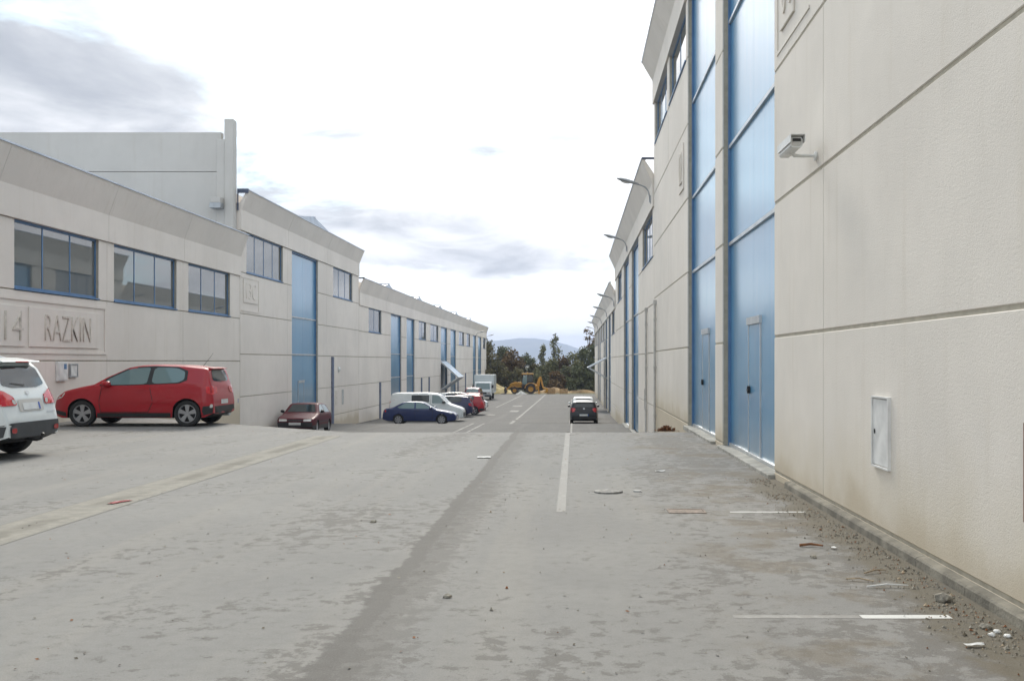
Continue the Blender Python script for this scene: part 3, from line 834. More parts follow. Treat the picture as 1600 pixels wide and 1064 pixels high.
cpart('sun_hood', MB().prism([(-.082, -.02), (-.074, -.02), (-.074, .058), (.074, .058), (.074, -.02), (.082, -.02), (.082, .066), (-.082, .066)], -.37, .36, 'y'), M['white_box'])
cpart('front_plate', rbox(.055, -.303, -.3005, -.058, .033), M['gable'])
cpart('lens_window', MB().box(-.045, .045, -.307, -.304, -.005, .028), M['black'])

# street lamps on brackets
def lamp(n, Xw, Y, Zb, label):
    e = empty('wall_lamp', (Xw+n*.055, Y, Zb)); tag(e, label, 'street lamp', 'bracket street lamps along the cornices')
    obj('bracket_plate', MB().box(0, n*.02, -.07, .07, -.14, .14), M['galv'], e)
    pts = [(n*.045, 0, -.1), (n*.05, 0, .12), (n*.09, 0, .30), (n*.19, 0, .43), (n*.33, 0, .50), (n*.52, 0, .555)]
    obj('arm', MB().tube(pts, .026, 8), M['galv'], e, smooth=50)
    # cobra head: lofted ellipses
    mb = MB(); st = [(0, .03, .035), (.10, .055, .055), (.25, .10, .075), (.48, .135, .085), (.68, .115, .07), (.78, .06, .04), (.80, .01, .01)]
    seg = 14; sl = .26
    for q, hw, hh in st:
        for k in range(seg):
            a = 2*math.pi*k/seg; zc = math.sin(a)*hh*(1.0 if math.sin(a) > 0 else .55)
            mb.v.append((n*(.42+q*.97), math.cos(a)*hw, .535+q*sl+zc))
    for i in range(len(st)-1):
        for k in range(seg): mb.f.append((i*seg+k, i*seg+(k+1) % seg, (i+1)*seg+(k+1) % seg, (i+1)*seg+k)); mb.mi.append(0)
    mb.f.append(tuple(range(seg))); mb.mi.append(0)
    obj('lamp_head', mb, M['galv'], e, smooth=60)
    mb = MB(); mb.lathe([(0, .005), (-.03, .06), (-.015, .095), (.0, .10)], 12, 'z')
    o = obj('lens', mb, M['lamp_clear'], e, smooth=60); o.location = (n*.90, 0, .535+.48*sl-.045); o.scale = (1.6, 1, 1); o.rotation_euler = (0, -n*math.atan(sl), 0)
lamp(-1, RIGHT, 35.9, 7.27, 'nearest and largest street lamp on the right wall')
lamp(-1, RIGHT, 51.8, 7.27, 'second nearest street lamp on the right, at the middle warehouse')
for y, wd in ((67.9+.5, 'third'), (84, 'fourth'), (100, 'fifth'), (116, 'sixth'), (132, 'last and smallest')):
    lamp(-1, RIGHT, y, 5.38, f'{wd} street lamp along the right wall counted from the nearest')
lamp(1, LEFT, 140, 5.0, 'left hand of the two far street lamps at the left warehouse end')
lamp(1, LEFT, 156.5, 5.0, 'far street lamp standing out against trees at the left warehouse corner')

# folding doors standing open
def fold(n, X, a, c, ztop, zmid, zbot, out, label):
    e = empty('folding_door', (X(-.1), (a+c)/2, ztop)); tag(e, label, 'door')
    hy = (c-a)/2-.1
    P0, P1, P2 = (n*.02, 0), (n*out, zmid-ztop), (n*.06, zbot-ztop)
    def leaf(p, q, nm):
        d = Vector((q[0]-p[0], q[1]-p[1])); nn = Vector((-d.y, d.x)).normalized()*.04
        mb = MB().prism([(p[0]-nn.x, p[1]-nn.y), (q[0]-nn.x, q[1]-nn.y), (q[0]+nn.x, q[1]+nn.y), (p[0]+nn.x, p[1]+nn.y)], -hy, hy, 'y')
        obj(nm, mb, M['door'], e, bevel=.01)
        for s in (-1, 1):
            mb = MB().prism([(p[0]-nn.x*1.5, p[1]-nn.y*1.5), (q[0]-nn.x*1.5, q[1]-nn.y*1.5), (q[0]+nn.x*1.5, q[1]+nn.y*1.5), (p[0]+nn.x*1.5, p[1]+nn.y*1.5)], s*hy, s*(hy+.08), 'y')
            obj('edge_frame', mb, M['alu'], e)
    leaf(P0, P1, 'door_leaf'); leaf(P1, P2, 'door_leaf')
    obj('hinge_bar', MB().tube([(P1[0]+n*.02, -hy-.06, P1[1]), (P1[0]+n*.02, hy+.06, P1[1])], .05, 8), M['alu'], e)
fold(1, XC, 103.8, 109.0, 1.62, .0, -1.25, 1.85, 'blue folding door standing open on the far left warehouse')
fold(-1, XF, 85.0, 90.0, 1.95, 1.10, .2, 1.65, 'grey folding door standing open on the far right warehouse')

# ------------------------------------------------------------------ cars
def chaikin(p, it=2, r=.22):
    for _ in range(it):
        q = []
        for i in range(len(p)):
            a, b = Vector(p[i]), Vector(p[(i+1) % len(p)])
            q += [tuple(a.lerp(b, r)), tuple(a.lerp(b, 1-r))]
        p = q
    return p

class Car:
    """lofted body; x runs from the nose (0) to the tail (L), z up from the ground"""
    def __init__(s, name, label, S, group=None):
        s.S = S; s.e = empty(name); tag(s.e, label, S.get('cat', 'car'), group)
        L, Wd, belt, prof = S['L'], S['W']/2, S['belt'], S['prof']
        s.L = L; r = S['r']; wx = S['wx']; cl = S.get('clear', .21); k = S.get('tumble', .34)
        fx, rx = S.get('front_round', .75), S.get('rear_round', .6)
        xs = set(x for x, z in prof) | set(round(q, 3) for q in lin(0, L, 56))
        for c in wx:
            for i in range(-12, 13): xs.add(round(c+r*1.13*i/12, 3))
        for q in (.02, .05, .09, L-.02, L-.05, L-.09): xs.add(q)
        xs = sorted(q for q in xs if 0 <= q <= L)
        def T(x):
            return (interp(prof, x)*2+interp(prof, max(0, x-.035))+interp(prof, min(L, x+.035)))/4
        def Bt(x):
            b = cl
            if x < .25: b = cl+(.25-x)*.22
            if x > L-.3: b = cl+(x-L+.3)*.35
            for c in wx:
                if abs(x-c) < r*1.13: b = max(b, r+math.sqrt(max(0, (r*1.13)**2-(x-c)**2))-.01)
            return b
        def W0(x):
            f = max(0, 1-x/fx); g = max(0, 1-(L-x)/rx)
            return Wd*(1-S.get('fr', .20)*f**2.6-S.get('rr', .13)*g**2.6)
        def sc(z): return 1-.045*((z-.56)/.42)**2 if z < .98 else 1-.045
        s.rings = []; v = []; f = []; mi = []
        for x in xs:
            t = T(x); b = min(Bt(x), t-.08); w_ = W0(x)
            rr = min(.085, (t-b)*.35); zs = min(belt, t-rr)
            if zs < b+.02: zs = b+.02
            ws = w_*sc(zs); wt = ws-max(0, t-belt)*k if t > belt else ws
            ra = min(.13, wt*.4); crown = S.get('crown', .03)
            half = [(0, b), (w_*.86, b)]
            for i in range(9):
                z = b+.02+(zs-b-.02)*i/8; half.append((w_*sc(z), z))
            zt = t-rr
            if zt < zs: zt = zs
            for i in range(1, 5):
                q = i/4; half.append((ws+(wt-ws)*q, zs+(zt-zs)*q))
            ztop = t-crown*((wt-ra)/max(wt, .01))**2
            for i in range(1, 5):
                a = math.pi/2*i/4; half.append((wt-ra+ra*math.cos(a), zt+(ztop-zt)*math.sin(a)))
            for i in range(1, 5):
                y = (wt-ra)*(1-i/4); half.append((y, t-crown*(y/max(wt, .01))**2))
            ring = half+[(-y, z) for y, z in reversed(half[1:-1])]
            k0 = len(v); v += [(x, y, z) for y, z in ring]; s.rings.append((k0, len(ring)))
            nring = len(ring); nh = len(half)
        clz = S.get('clad_z', 0)
        for i in range(len(xs)-1):
            a, c = s.rings[i][0], s.rings[i+1][0]
            for j in range(nring):
                j2 = (j+1) % nring
                f.append((a+j, a+j2, c+j2, c+j))
                zav = (v[a+j][2]+v[a+j2][2]+v[c+j][2]+v[c+j2][2])/4
                low = j in (0, 1, nring-1, nring-2)
                mi.append(1 if low else (2 if zav < clz else 0))
        f.append(tuple(range(nring))); mi.append(2 if clz > .4 else 0)
        a = s.rings[-1][0]; f.append(tuple(a+j for j in range(nring-1, -1, -1))); mi.append(2 if clz > .4 else 0)
        me = MB(); me.v = v; me.f = f; me.mi = mi
        s.bvh = BVHTree.FromPolygons([Vector(q) for q in v], f)
        s.body = obj('body', me, [S['paint'], M['under'], S.get('clad', M['black'])], s.e, smooth=38)
        s.Wd = Wd
        for c in wx:
            for sd_ in (-1, 1): s.wheel(c, sd_*(Wd-.115), r, sd_)
    def cast(s, o, d):
        h = s.bvh.ray_cast(Vector(o), Vector(d))
        return h[0], h[1]
    def patch(s, name, poly, view, m, off=.005, rnd=0, parent=None, label=None):
        """poly in (x,z) for view 'L'/'R', in (y,z) for 'F' (front) and 'B' (back)"""
        if rnd: poly = chaikin(poly, 2, rnd)
        bm = bmesh.new(); vs = [bm.verts.new((q[0], q[1], 0)) for q in poly]
        bm.faces.new(vs); bmesh.ops.triangulate(bm, faces=bm.faces[:], ngon_method='EAR_CLIP')
        for _ in range(3):
            le = [e for e in bm.edges if e.calc_length() > .14]
            if not le: break
            bmesh.ops.subdivide_edges(bm, edges=le, cuts=1, use_grid_fill=True)
            bmesh.ops.triangulate(bm, faces=[q for q in bm.faces if len(q.verts) > 3])
        cx = sum(q[0] for q in poly)/len(poly); cz = sum(q[1] for q in poly)/len(poly)
        for vv in bm.verts:
            a, b_ = vv.co.x, vv.co.y; hit = None
            for it in range(24):
                if view in 'LR':
                    sg = 1 if view == 'R' else -1
                    hit, nn = s.cast((a, sg*4, b_), (0, -sg, 0)); dirv = Vector((0, sg, 0))
                else:
                    sg = -1 if view == 'F' else 1
                    hit, nn = s.cast((s.L/2+sg*8, a, b_), (-sg, 0, 0)); dirv = Vector((sg, 0, 0))
                if hit is not None: break
                a += (cx-a)*.05; b_ += (cz-b_)*.05
            if hit is None: hit, nn = Vector((cx, 0, cz)), dirv
            if nn.dot(dirv) < 0: nn = -nn
            vv.co = hit+(nn*.5+dirv*.5)*off
        bmesh.ops.recalc_face_normals(bm, faces=bm.faces)
        me = bpy.data.meshes.new(name); bm.to_mesh(me); bm.free(); me.materials.append(m)
        for pl in me.polygons: pl.use_smooth = True
        o = link(name, me, parent or s.e)
        if label: o['label'] = label
        return o
    def both(s, name, poly, m, **kw):
        return [s.patch(name, poly, vw, m, **kw) for vw in 'LR']
    def mirror_ends(s, name, poly, view, m, **kw):
        return [s.patch(name, poly, view, m, **kw), s.patch(name, [(-y, z) for y, z in reversed(poly)], view, m, **kw)]
    def wheel(s, x, y, r, sd_):
        wd = .105
        hub = empty('wheel', (x, y, r)); hub.parent = s.e
        mb = MB(); ri = r*.70
        mb.lathe([(-wd*.8, ri), (-wd, r*.86), (-wd*.85, r*.97), (-wd*.5, r), (wd*.5, r), (wd*.85, r*.97), (wd, r*.86), (wd*.8, ri), (-wd*.8, ri)], 32, 'y')
        obj('tyre', mb, M['rubber'], hub, smooth=50)
        mb = MB(); yo = sd_*wd*.72
        mb.lathe([(yo, ri*1.02), (yo*1.02, ri*.93), (yo*.55, ri*.88)], 32, 'y')
        mb.lathe([(yo*.95, .001), (yo*.98, ri*.22), (yo*.7, ri*.26)], 20, 'y')
        ns = s.S.get('spokes', 5)
        for q in range(ns):
            a0 = 2*math.pi*q/ns+.3
            hw0, hw1 = s.S.get('spoke_w', (.16, .25))
            pts = []
            for rad, hw in ((ri*.18, hw0*ri), (ri*.92, hw1*ri)):
                for sg in (-1, 1):
                    ux, uz = math.cos(a0), math.sin(a0)
                    pts.append((ux*rad-uz*hw*sg, uz*rad+ux*hw*sg))
            p4 = [pts[0], pts[1], pts[3], pts[2]]
            mb.prism(p4, yo*.70, yo*.92, 'y')
        obj('rim', mb, s.S.get('rim', M['rim']), hub, smooth=30)
        mb = MB(); mb.lathe([(yo*.3, .001), (yo*.3, ri)], 24, 'y'); obj('recess_shade_disc', mb, M['under'], hub)  # near-black disc paints the shaded recess behind the spokes
        return hub
    def mirror(s, x, z, m):
        for sg in (-1, 1):
            mb = MB(); st = [(-.11, .02, .02), (-.08, .075, .06), (0, .09, .075), (.07, .085, .07), (.09, .07, .055)]
            seg = 10
            for xx, hw, hh in st:
                for q in range(seg):
                    a = 2*math.pi*q/seg; mb.v.append((x+xx, sg*(s.Wd+.055)+math.cos(a)*hw, z+math.sin(a)*hh))
            for i in range(len(st)-1):
                for q in range(seg): mb.f.append((i*seg+q, i*seg+(q+1) % seg, (i+1)*seg+(q+1) % seg, (i+1)*seg+q)); mb.mi.append(0)
            mb.f += [tuple(range(seg)), tuple(range(len(st)*seg-1, (len(st)-1)*seg-1, -1))]; mb.mi += [0, 0]
            mb.box(x-.02, x+.05, sg*(s.Wd-.09), sg*(s.Wd+.0), z-.06, z-.03)
            obj('mirror', mb, m, s.e, smooth=50)
    def plate(s, view, z, m=None, hw=.25, hh=.055):
        o = s.patch('number_plate', [(-hw, z-hh), (hw, z-hh), (hw, z+hh), (-hw, z+hh)], view, M['plate'], off=.014)
        s.patch('country_band', [(-hw, z-hh), (-hw+.045, z-hh), (-hw+.045, z+hh), (-hw, z+hh)] if view == 'F' else [(hw-.045, z-hh), (hw, z-hh), (hw, z+hh), (hw-.045, z+hh)], view, M['plate_blue'], off=.017, parent=o)
    def seam(s, pts, w_=.007, view='both'):
        for vw in ('L', 'R'):
            for a, b_ in zip(pts, pts[1:]):
                d = Vector((b_[0]-a[0], b_[1]-a[1])); nn = Vector((-d.y, d.x)).normalized()*w_
                s.patch('door_gap', [(a[0]-nn.x, a[1]-nn.y), (b_[0]-nn.x, b_[1]-nn.y), (b_[0]+nn.x, b_[1]+nn.y), (a[0]+nn.x, a[1]+nn.y)], vw, M['black'], off=.003)
    def place(s, xc, yc, heading):
        """heading: direction the nose points to, degrees from +X; follows the slope of the ground"""
        z = gz(xc, yc); h = R(heading); e_ = .9
        sy = (gz(xc, yc+e_)-gz(xc, yc-e_))/(2*e_); sx = (gz(xc+e_, yc)-gz(xc-e_, yc))/(2*e_)
        up = Vector((-sx, -sy, 1)).normalized()
        fwd = Vector((math.cos(h), math.sin(h), 0)); fwd = (fwd-up*fwd.dot(up)).normalized()
        ex = -fwd; ey = up.cross(ex).normalized()
        mt = Matrix((ex, ey, up)).transposed().to_4x4()
        org = Vector((xc, yc, z))-ex*(s.L/2)
        s.e.matrix_world = Matrix.Translation(org) @ mt
        return s

def hatch_spec(pt, **kw):
    S = dict(L=4.2, W=1.76, belt=1.0, r=.322, wx=(.87, 3.45), paint=pt,
        prof=[(0, .50), (.02, .64), (.10, .76), (.35, .885), (.8, .995), (1.12, 1.06), (1.42, 1.235), (1.94, 1.475), (2.2, 1.52), (2.6, 1.535), (3.3, 1.515), (3.86, 1.455), (3.95, 1.43), (4.07, 1.10), (4.14, .95), (4.19, .75), (4.2, .58)])
    S.update(kw); return S

def dress_hatch(c, three=True, glass_m=None, skirt=True, detailed=False):
    g = glass_m or M['car_glass']
    c.both('window_surround', [(1.28, 1.005), (1.46, 1.19), (2.0, 1.455), (2.6, 1.49), (3.18, 1.468), (3.43, 1.37), (3.43, 1.14), (3.25, 1.062), (1.9, 1.015)], M['black'], off=.004, rnd=.06)
    c.both('side_window', [(1.38, 1.02), (1.50, 1.17), (2.02, 1.425), (2.50, 1.46), (2.45, 1.045)], g, rnd=.08, off=.009)
    c.both('side_window', [(2.60, 1.46), (3.16, 1.44), (3.36, 1.35), (3.36, 1.16), (3.22, 1.085), (2.56, 1.05)], g, rnd=.14, off=.009)
    c.patch('windscreen', [(-.64, 1.10), (.64, 1.10), (.50, 1.44), (-.50, 1.44)], 'F', g, rnd=.06)
    c.patch('rear_window', [(-.56, 1.11), (.56, 1.11), (.48, 1.395), (-.48, 1.395)], 'B', M['car_glass'], off=.008, rnd=.12)
    c.mirror_ends('tail_light', [(.42, .98), (.80, 1.00), (.84, .84), (.78, .78), (.46, .82)], 'B', M['tail'], off=.014, rnd=.14)
    c.both('tail_light', [(3.98, .82), (4.10, .80), (4.06, .99), (3.93, .99)], M['tail'], off=.008, rnd=.12)
    c.mirror_ends('headlight', [(.40, .62), (.70, .66), (.74, .80), (.50, .72)], 'F', M['lamp_clear'], off=.012, rnd=.14)
    c.both('headlight', [(.12, .66), (.34, .72), (.46, .83), (.30, .82), (.12, .72)], M['lamp_clear'], off=.007, rnd=.1)
    c.patch('grille', [(-.36, .62), (.36, .62), (.40, .30), (-.40, .30)], 'F', M['black'], off=.008, rnd=.06)
    c.plate('F', .50); c.plate('B', .60)
    c.mirror(1.50, 1.05, c.S['paint'])
    if skirt:
        c.patch('rear_bumper', [(-.82, .28), (.82, .28), (.84, .50), (-.84, .50)], 'B', M['black'], off=.012, rnd=.08)
        c.both('rear_bumper', [(3.80, .27), (4.17, .33), (4.19, .52), (3.86, .50)], M['black'], off=.008, rnd=.05)
        c.both('side_skirt', [(1.26, .24), (3.06, .24), (3.06, .345), (1.26, .345)], M['black'], off=.025)
        c.both('front_bumper', [(.06, .32), (.50, .25), (.48, .36), (.04, .42)], M['black'], off=.007)
    c.both('door_handle', [(2.27, .90), (2.45, .905), (2.45, .935), (2.27, .93)], c.S['paint'], off=.03, rnd=.2)
    mb = MB().prism([(3.78, 1.465), (4.06, 1.435), (4.06, 1.42), (3.90, 1.405)], -.52, .52, 'y'); obj('spoiler', mb, c.S['paint'], c.e, bevel=.008)
    mb = MB().tube([(3.55, 0, 1.49), (3.72, 0, 1.70), (3.80, 0, 1.82)], [.006, .003, .002], 6); obj('antenna', mb, M['black'], c.e)
    obj('wiper', MB().tube([(4.075, .02, 1.085), (4.06, -.3, 1.10)], .012, 6), M['black'], c.e)
    if detailed:
        c.seam([(1.34, .36), (1.30, .62), (1.36, .99)]); c.seam([(1.34, .36), (2.50, .36), (2.62, .60), (2.52, 1.03)])
        c.both('side_moulding', [(1.30, .575), (3.05, .60), (3.05, .635), (1.30, .61)], c.S['paint'], off=.014)
        obj('brake_light', MB().box(4.058, 4.066, -.2, .2, 1.422, 1.434), M['tail'], c.e)
        c.both('fog_light', [(4.08, .46), (4.18, .47), (4.18, .55), (4.10, .55)], M['lamp_clear'], off=.014, rnd=.2)
        obj('exhaust', MB().tube([(3.9, .45, .25), (4.2, .45, .25)], .035, 10), M['alu'], c.e)
        obj('exhaust', MB().tube([(3.9, .37, .25), (4.2, .37, .25)], .035, 10), M['alu'], c.e)

# red hatchback, nose to the left-hand wall
c = Car('hatchback_car', 'shiny red three door hatchback parked nose to the left wall', hatch_spec(M['red'], spoke_w=(.14, .27)))
dress_hatch(c, glass_m=M['car_glass_tint_lit'], detailed=True)
def remap_x(c, pts):
    """shorten the overhangs while the wheels and doors keep their shape"""
    for o in c.e.children:
        if o.type == 'MESH':
            for v in o.data.vertices: v.co.x = interp(pts, v.co.x)
        else: o.location.x = interp(pts, o.location.x)
remap_x(c, [(-1, -.72), (0, 0), (.5, .36), (3.82, 3.68), (4.2, 3.94), (5, 4.5)])
c.place(-10.72, 26.0, 180)

# white crossover, tail towards the lane
S = dict(L=4.32, W=1.80, belt=1.06, r=.345, wx=(.88, 3.51), clear=.24, paint=M['white'], clad=M['clad'], tumble=.36, rr=.17, cat='car',
    prof=[(0, .60), (.03, .74), (.15, .88), (.5, .99), (1.05, 1.10), (1.4, 1.30), (1.9, 1.54), (2.3, 1.61), (3.0, 1.615), (3.7, 1.575), (3.92, 1.53), (4.0, 1.47), (4.16, 1.10), (4.22, .98), (4.28, .78), (4.32, .60)])
c = Car('crossover_car', 'white crossover at the left edge with a grey rear bumper and tow hook', S)
c.both('side_window', [(1.45, 1.09), (1.60, 1.25), (2.05, 1.48), (2.45, 1.53), (2.45, 1.11)], M['car_glass'], rnd=.08)
c.both('side_window', [(2.55, 1.11), (2.55, 1.53), (3.2, 1.51), (3.75, 1.36), (3.4, 1.16)], M['car_glass'], rnd=.1)
c.patch('windscreen', [(-.68, 1.15), (.68, 1.15), (.52, 1.52), (-.52, 1.52)], 'F', M['car_glass'], rnd=.06)
c.patch('rear_window', [(-.62, 1.16), (-.35, 1.115), (.35, 1.115), (.62, 1.16), (.56, 1.40), (.46, 1.455), (-.46, 1.455), (-.56, 1.40)], 'B', M['car_glass'], off=.009, rnd=.1)
c.mirror_ends('tail_light', [(.40, .84), (.46, .98), (.66, 1.07), (.86, 1.10), (.88, .84)], 'B', M['tail'], off=.016, rnd=.12)
c.both('tail_light', [(3.96, .86), (4.27, .86), (4.20, 1.02), (4.05, 1.08), (3.90, 1.06)], M['tail'], off=.012, rnd=.12)
c.mirror_ends('lamp_inset', [(.43, .86), (.52, .86), (.54, .93), (.45, .93)], 'B', M['lamp_clear'], off=.021, rnd=.2)
obj('brake_light', MB().box(4.10, 4.125, -.18, .18, 1.512, 1.532), M['tail'], c.e)
mb = MB().prism([(3.70, 1.59), (4.10, 1.535), (4.12, 1.515), (3.95, 1.50)], -.56, .56, 'y'); obj('spoiler', mb, M['white'], c.e, bevel=.01)
c.patch('plate_recess', [(-.36, .74), (.36, .74), (.36, .93), (-.36, .93)], 'B', M['gable'], off=.008, rnd=.06)
c.plate('B', .82); c.plate('F', .5)
c.patch('emblem', [(-.05, 1.0), (.05, 1.0), (.05, 1.06), (-.05, 1.06)], 'B', M['alu'], off=.014, rnd=.25)
c.patch('model_script', [(.42, .70), (.68, .70), (.68, .725), (.42, .725)], 'B', M['alu'], off=.010)
c.patch('rear_bumper', [(-.86, .34), (.86, .34), (.88, .52), (.70, .58), (-.70, .58), (-.88, .52)], 'B', M['clad'], off=.02, rnd=.06)
c.both('wheel_arch_trim', [(3.93, .30), (4.26, .37), (4.30, .53), (4.02, .53), (3.93, .42)], M['clad'], off=.016)
c.both('side_cladding', [(1.30, .27), (3.10, .27), (3.06, .44), (1.34, .44)], M['clad'], off=.022)
c.both('front_bumper', [(.03, .36), (.44, .28), (.48, .44), (.02, .54)], M['clad'], off=.014)
c.mirror_ends('reflector', [(.56, .42), (.70, .42), (.70, .50), (.56, .50)], 'B', M['tail_dull'], off=.035, rnd=.2)
c.mirror_ends('headlight', [(.42, .70), (.72, .72), (.76, .90), (.52, .86)], 'F', M['lamp_clear'], off=.012, rnd=.14)
c.patch('grille', [(-.36, .70), (.36, .70), (.40, .40), (-.40, .40)], 'F', M['black'], off=.008)
c.patch('wiper', [(-.02, 1.135), (.0, 1.16), (-.38, 1.19), (-.38, 1.175)], 'B', M['black'], off=.02)
obj('tow_hook', MB().tube([(4.12, 0, .30), (4.36, 0, .28), (4.44, 0, .30), (4.46, 0, .38)], .022, 8).lathe([(.40, .001), (.385, .03), (.36, .02)], 10, 'z', c=(4.46, 0, 0)), M['black'], c.e)
obj('roof_rail', MB().tube([(1.9, .60, 1.56), (2.1, .60, 1.62), (3.3, .60, 1.62), (3.5, .60, 1.57)], .02, 8), M['alu'], c.e)
obj('roof_rail', MB().tube([(1.9, -.60, 1.56), (2.1, -.60, 1.62), (3.3, -.60, 1.62), (3.5, -.60, 1.57)], .02, 8), M['alu'], c.e)
c.mirror(1.55, 1.15, M['white'])
c.seam([(4.0, 1.06), (3.97, .80)])
c.place(-9.04-2.16, 17.15, 180)
c.e.scale = (1.0, 1.05, 1.05)

# burgundy older hatchback facing the camera on the ramp
S = dict(L=4.16, W=1.68, belt=.92, r=.29, wx=(.78, 3.33), paint=M['burgundy'], clad=M['black'], clad_z=.40, tumble=.36, spokes=8, rim=M['rim_dull'],
    prof=[(0, .52), (.02, .62), (.08, .70), (.5, .80), (1.12, .92), (1.75, 1.34), (2.0, 1.38), (2.8, 1.395), (3.3, 1.34), (3.8, .98), (4.08, .90), (4.14, .70), (4.16, .5)], fr=.10)
c = Car('saloon_car', 'dark burgundy old car facing the camera below the platform edge', S)
c.both('side_window', [(1.36, .945), (1.80, 1.28), (2.30, 1.31), (2.30, .95)], M['car_glass_tint_lit'], rnd=.06)
c.both('side_window', [(2.38, .95), (2.38, 1.31), (3.0, 1.29), (3.25, 1.2), (3.45, .96)], M['car_glass_tint_lit'], rnd=.06)
c.patch('windscreen', [(-.64, .96), (.64, .96), (.50, 1.30), (-.50, 1.30)], 'F', M['car_glass'], rnd=.05)
c.patch('rear_window', [(-.58, 1.02), (.58, 1.02), (.48, 1.29), (-.48, 1.29)], 'B', M['car_glass'], rnd=.05)
c.mirror_ends('headlight', [(.36, .555), (.70, .56), (.70, .66), (.36, .65)], 'F', M['lamp_clear'], off=.014, rnd=.1)
c.patch('grille', [(-.33, .57), (.33, .57), (.33, .64), (-.33, .64)], 'F', M['black'], off=.010)
c.patch('front_bumper', [(-.74, .30), (.74, .30), (.76, .52), (-.76, .52)], 'F', M['black'], off=.03, rnd=.05)
c.mirror_ends('tail_light', [(.42, .66), (.74, .66), (.74, .82), (.42, .82)], 'B', M['tail'], off=.014)
o = c.patch('number_plate', [(-.26, .40), (.26, .40), (.26, .51), (-.26, .51)], 'F', M['plate'], off=.045)
c.both('side_moulding', [(.95+.2, .52), (3.0, .52), (3.0, .56), (1.15, .56)], M['black'], off=.012)
c.mirror(1.42, .99, M['black']); c.place(-12.35, 47.1, -88)

# navy saloon, side on
S = dict(L=4.45, W=1.74, belt=.93, r=.305, wx=(.86, 3.48), paint=M['navy'], tumble=.36, spokes=7,
    prof=[(0, .50), (.04, .64), (.2, .74), (.7, .84), (1.2, .93), (1.95, 1.34), (2.2, 1.39), (2.9, 1.40), (3.25, 1.35), (3.85, 1.05), (4.3, .98), (4.4, .88), (4.43, .7), (4.45, .5)])
c = Car('saloon_car', 'dark blue saloon parked side on in front of the white van', S)
c.both('side_window', [(1.45, .96), (2.0, 1.28), (2.42, 1.33), (2.42, .97)], M['car_glass_tint_lit'], rnd=.06)
c.both('side_window', [(2.52, .97), (2.52, 1.33), (3.05, 1.31), (3.55, 1.05), (3.4, .98)], M['car_glass_tint_lit'], rnd=.06)
c.patch('windscreen', [(-.62, 1.0), (.62, 1.0), (.48, 1.32), (-.48, 1.32)], 'F', M['car_glass'], rnd=.05)
c.patch('rear_window', [(-.58, 1.08), (.58, 1.08), (.48, 1.32), (-.48, 1.32)], 'B', M['car_glass'], rnd=.05)
c.mirror_ends('headlight', [(.34, .58), (.68, .60), (.70, .70), (.36, .66)], 'F', M['lamp_clear'], off=.012, rnd=.1)
c.both('headlight', [(.10, .62), (.40, .68), (.40, .75), (.12, .69)], M['lamp_clear'], off=.010)
c.mirror_ends('tail_light', [(.40, .76), (.74, .76), (.74, .90), (.40, .90)], 'B', M['tail'], off=.014)
c.both('tail_light', [(4.22, .76), (4.42, .76), (4.38, .90), (4.22, .92)], M['tail'], off=.010)
c.plate('F', .42); c.plate('B', .6); c.mirror(1.5, 1.0, M['navy'])
c.both('door_handle', [(2.2, .84), (2.36, .84), (2.36, .87), (2.2, .87)], M['black'], off=.014)
c.seam([(2.46, .34), (2.47, .95)], .009); c.seam([(1.42, .34), (1.40, .94)], .009)
c.place(-9.4, 62.9, 0)

# white van behind it
S = dict(L=4.8, W=1.90, belt=1.12, r=.32, wx=(.90, 3.9), paint=M['white'], tumble=.20, cat='van', spokes=6, rim=M['rim_dull'], fr=.16, rr=.05, crown=.05,
    prof=[(0, .55), (.03, .78), (.2, .92), (.75, 1.10), (.95, 1.17), (1.5, 1.72), (1.8, 1.84), (2.4, 1.88), (4.4, 1.87), (4.68, 1.80), (4.74, 1.5), (4.78, 1.0), (4.8, .5)])
c = Car('delivery_van', 'white van parked behind the dark blue saloon on the left', S)
c.both('side_window', [(1.10, 1.17), (1.58, 1.66), (2.02, 1.70), (2.02, 1.17)], M['car_glass_tint_lit'], rnd=.05)
c.both('side_window', [(2.2, 1.24), (2.2, 1.70), (3.35, 1.70), (3.35, 1.24)], M['car_glass'], rnd=.05)
c.patch('windscreen', [(-.70, 1.24), (.70, 1.24), (.60, 1.68), (-.60, 1.68)], 'F', M['car_glass'], rnd=.05)
c.mirror_ends('headlight', [(.46, .72), (.76, .76), (.76, .92), (.5, .88)], 'F', M['lamp_clear'], off=.012, rnd=.1)
c.patch('front_bumper', [(-.84, .32), (.84, .32), (.84, .58), (-.84, .58)], 'F', M['clad'], off=.02)
c.mirror_ends('tail_light', [(.74, .9), (.86, .9), (.84, 1.4), (.74, 1.4)], 'B', M['tail'], off=.014)
c.plate('F', .5); c.mirror(1.25, 1.25, M['black']); c.seam([(2.1, .4), (2.1, 1.7)], .01)
c.place(-9.6, 67.3, 0)

c = Car('hatchback_car', 'very dark blue hatchback parked between the white van and a red car', hatch_spec(M['darkblue'], L=4.2, rim=M['rim_dull'])); dress_hatch(c, skirt=False); c.place(-9.4, 74.2, 180)
c = Car('hatchback_car', 'small red hatchback parked beyond the dark blue one on the left', hatch_spec(M['red'])); dress_hatch(c); c.place(-8.85, 77.6, 180)
c = Car('hatchback_car', 'white car nose out just beyond the small red hatchback', hatch_spec(M['white'])); dress_hatch(c, skirt=False); c.place(-9.35, 86.0, 0)
S2 = dict(S, L=4.4, W=1.78, belt=1.05, paint=M['maroon'], tumble=.3, cat='car', wx=(.88, 3.5), clad_z=.4,
    prof=[(0, .55), (.03, .78), (.15, .9), (.9, 1.0), (1.15, 1.07), (1.6, 1.5), (1.9, 1.58), (3.6, 1.58), (4.15, 1.5), (4.3, 1.05), (4.37, .8), (4.4, .55)])
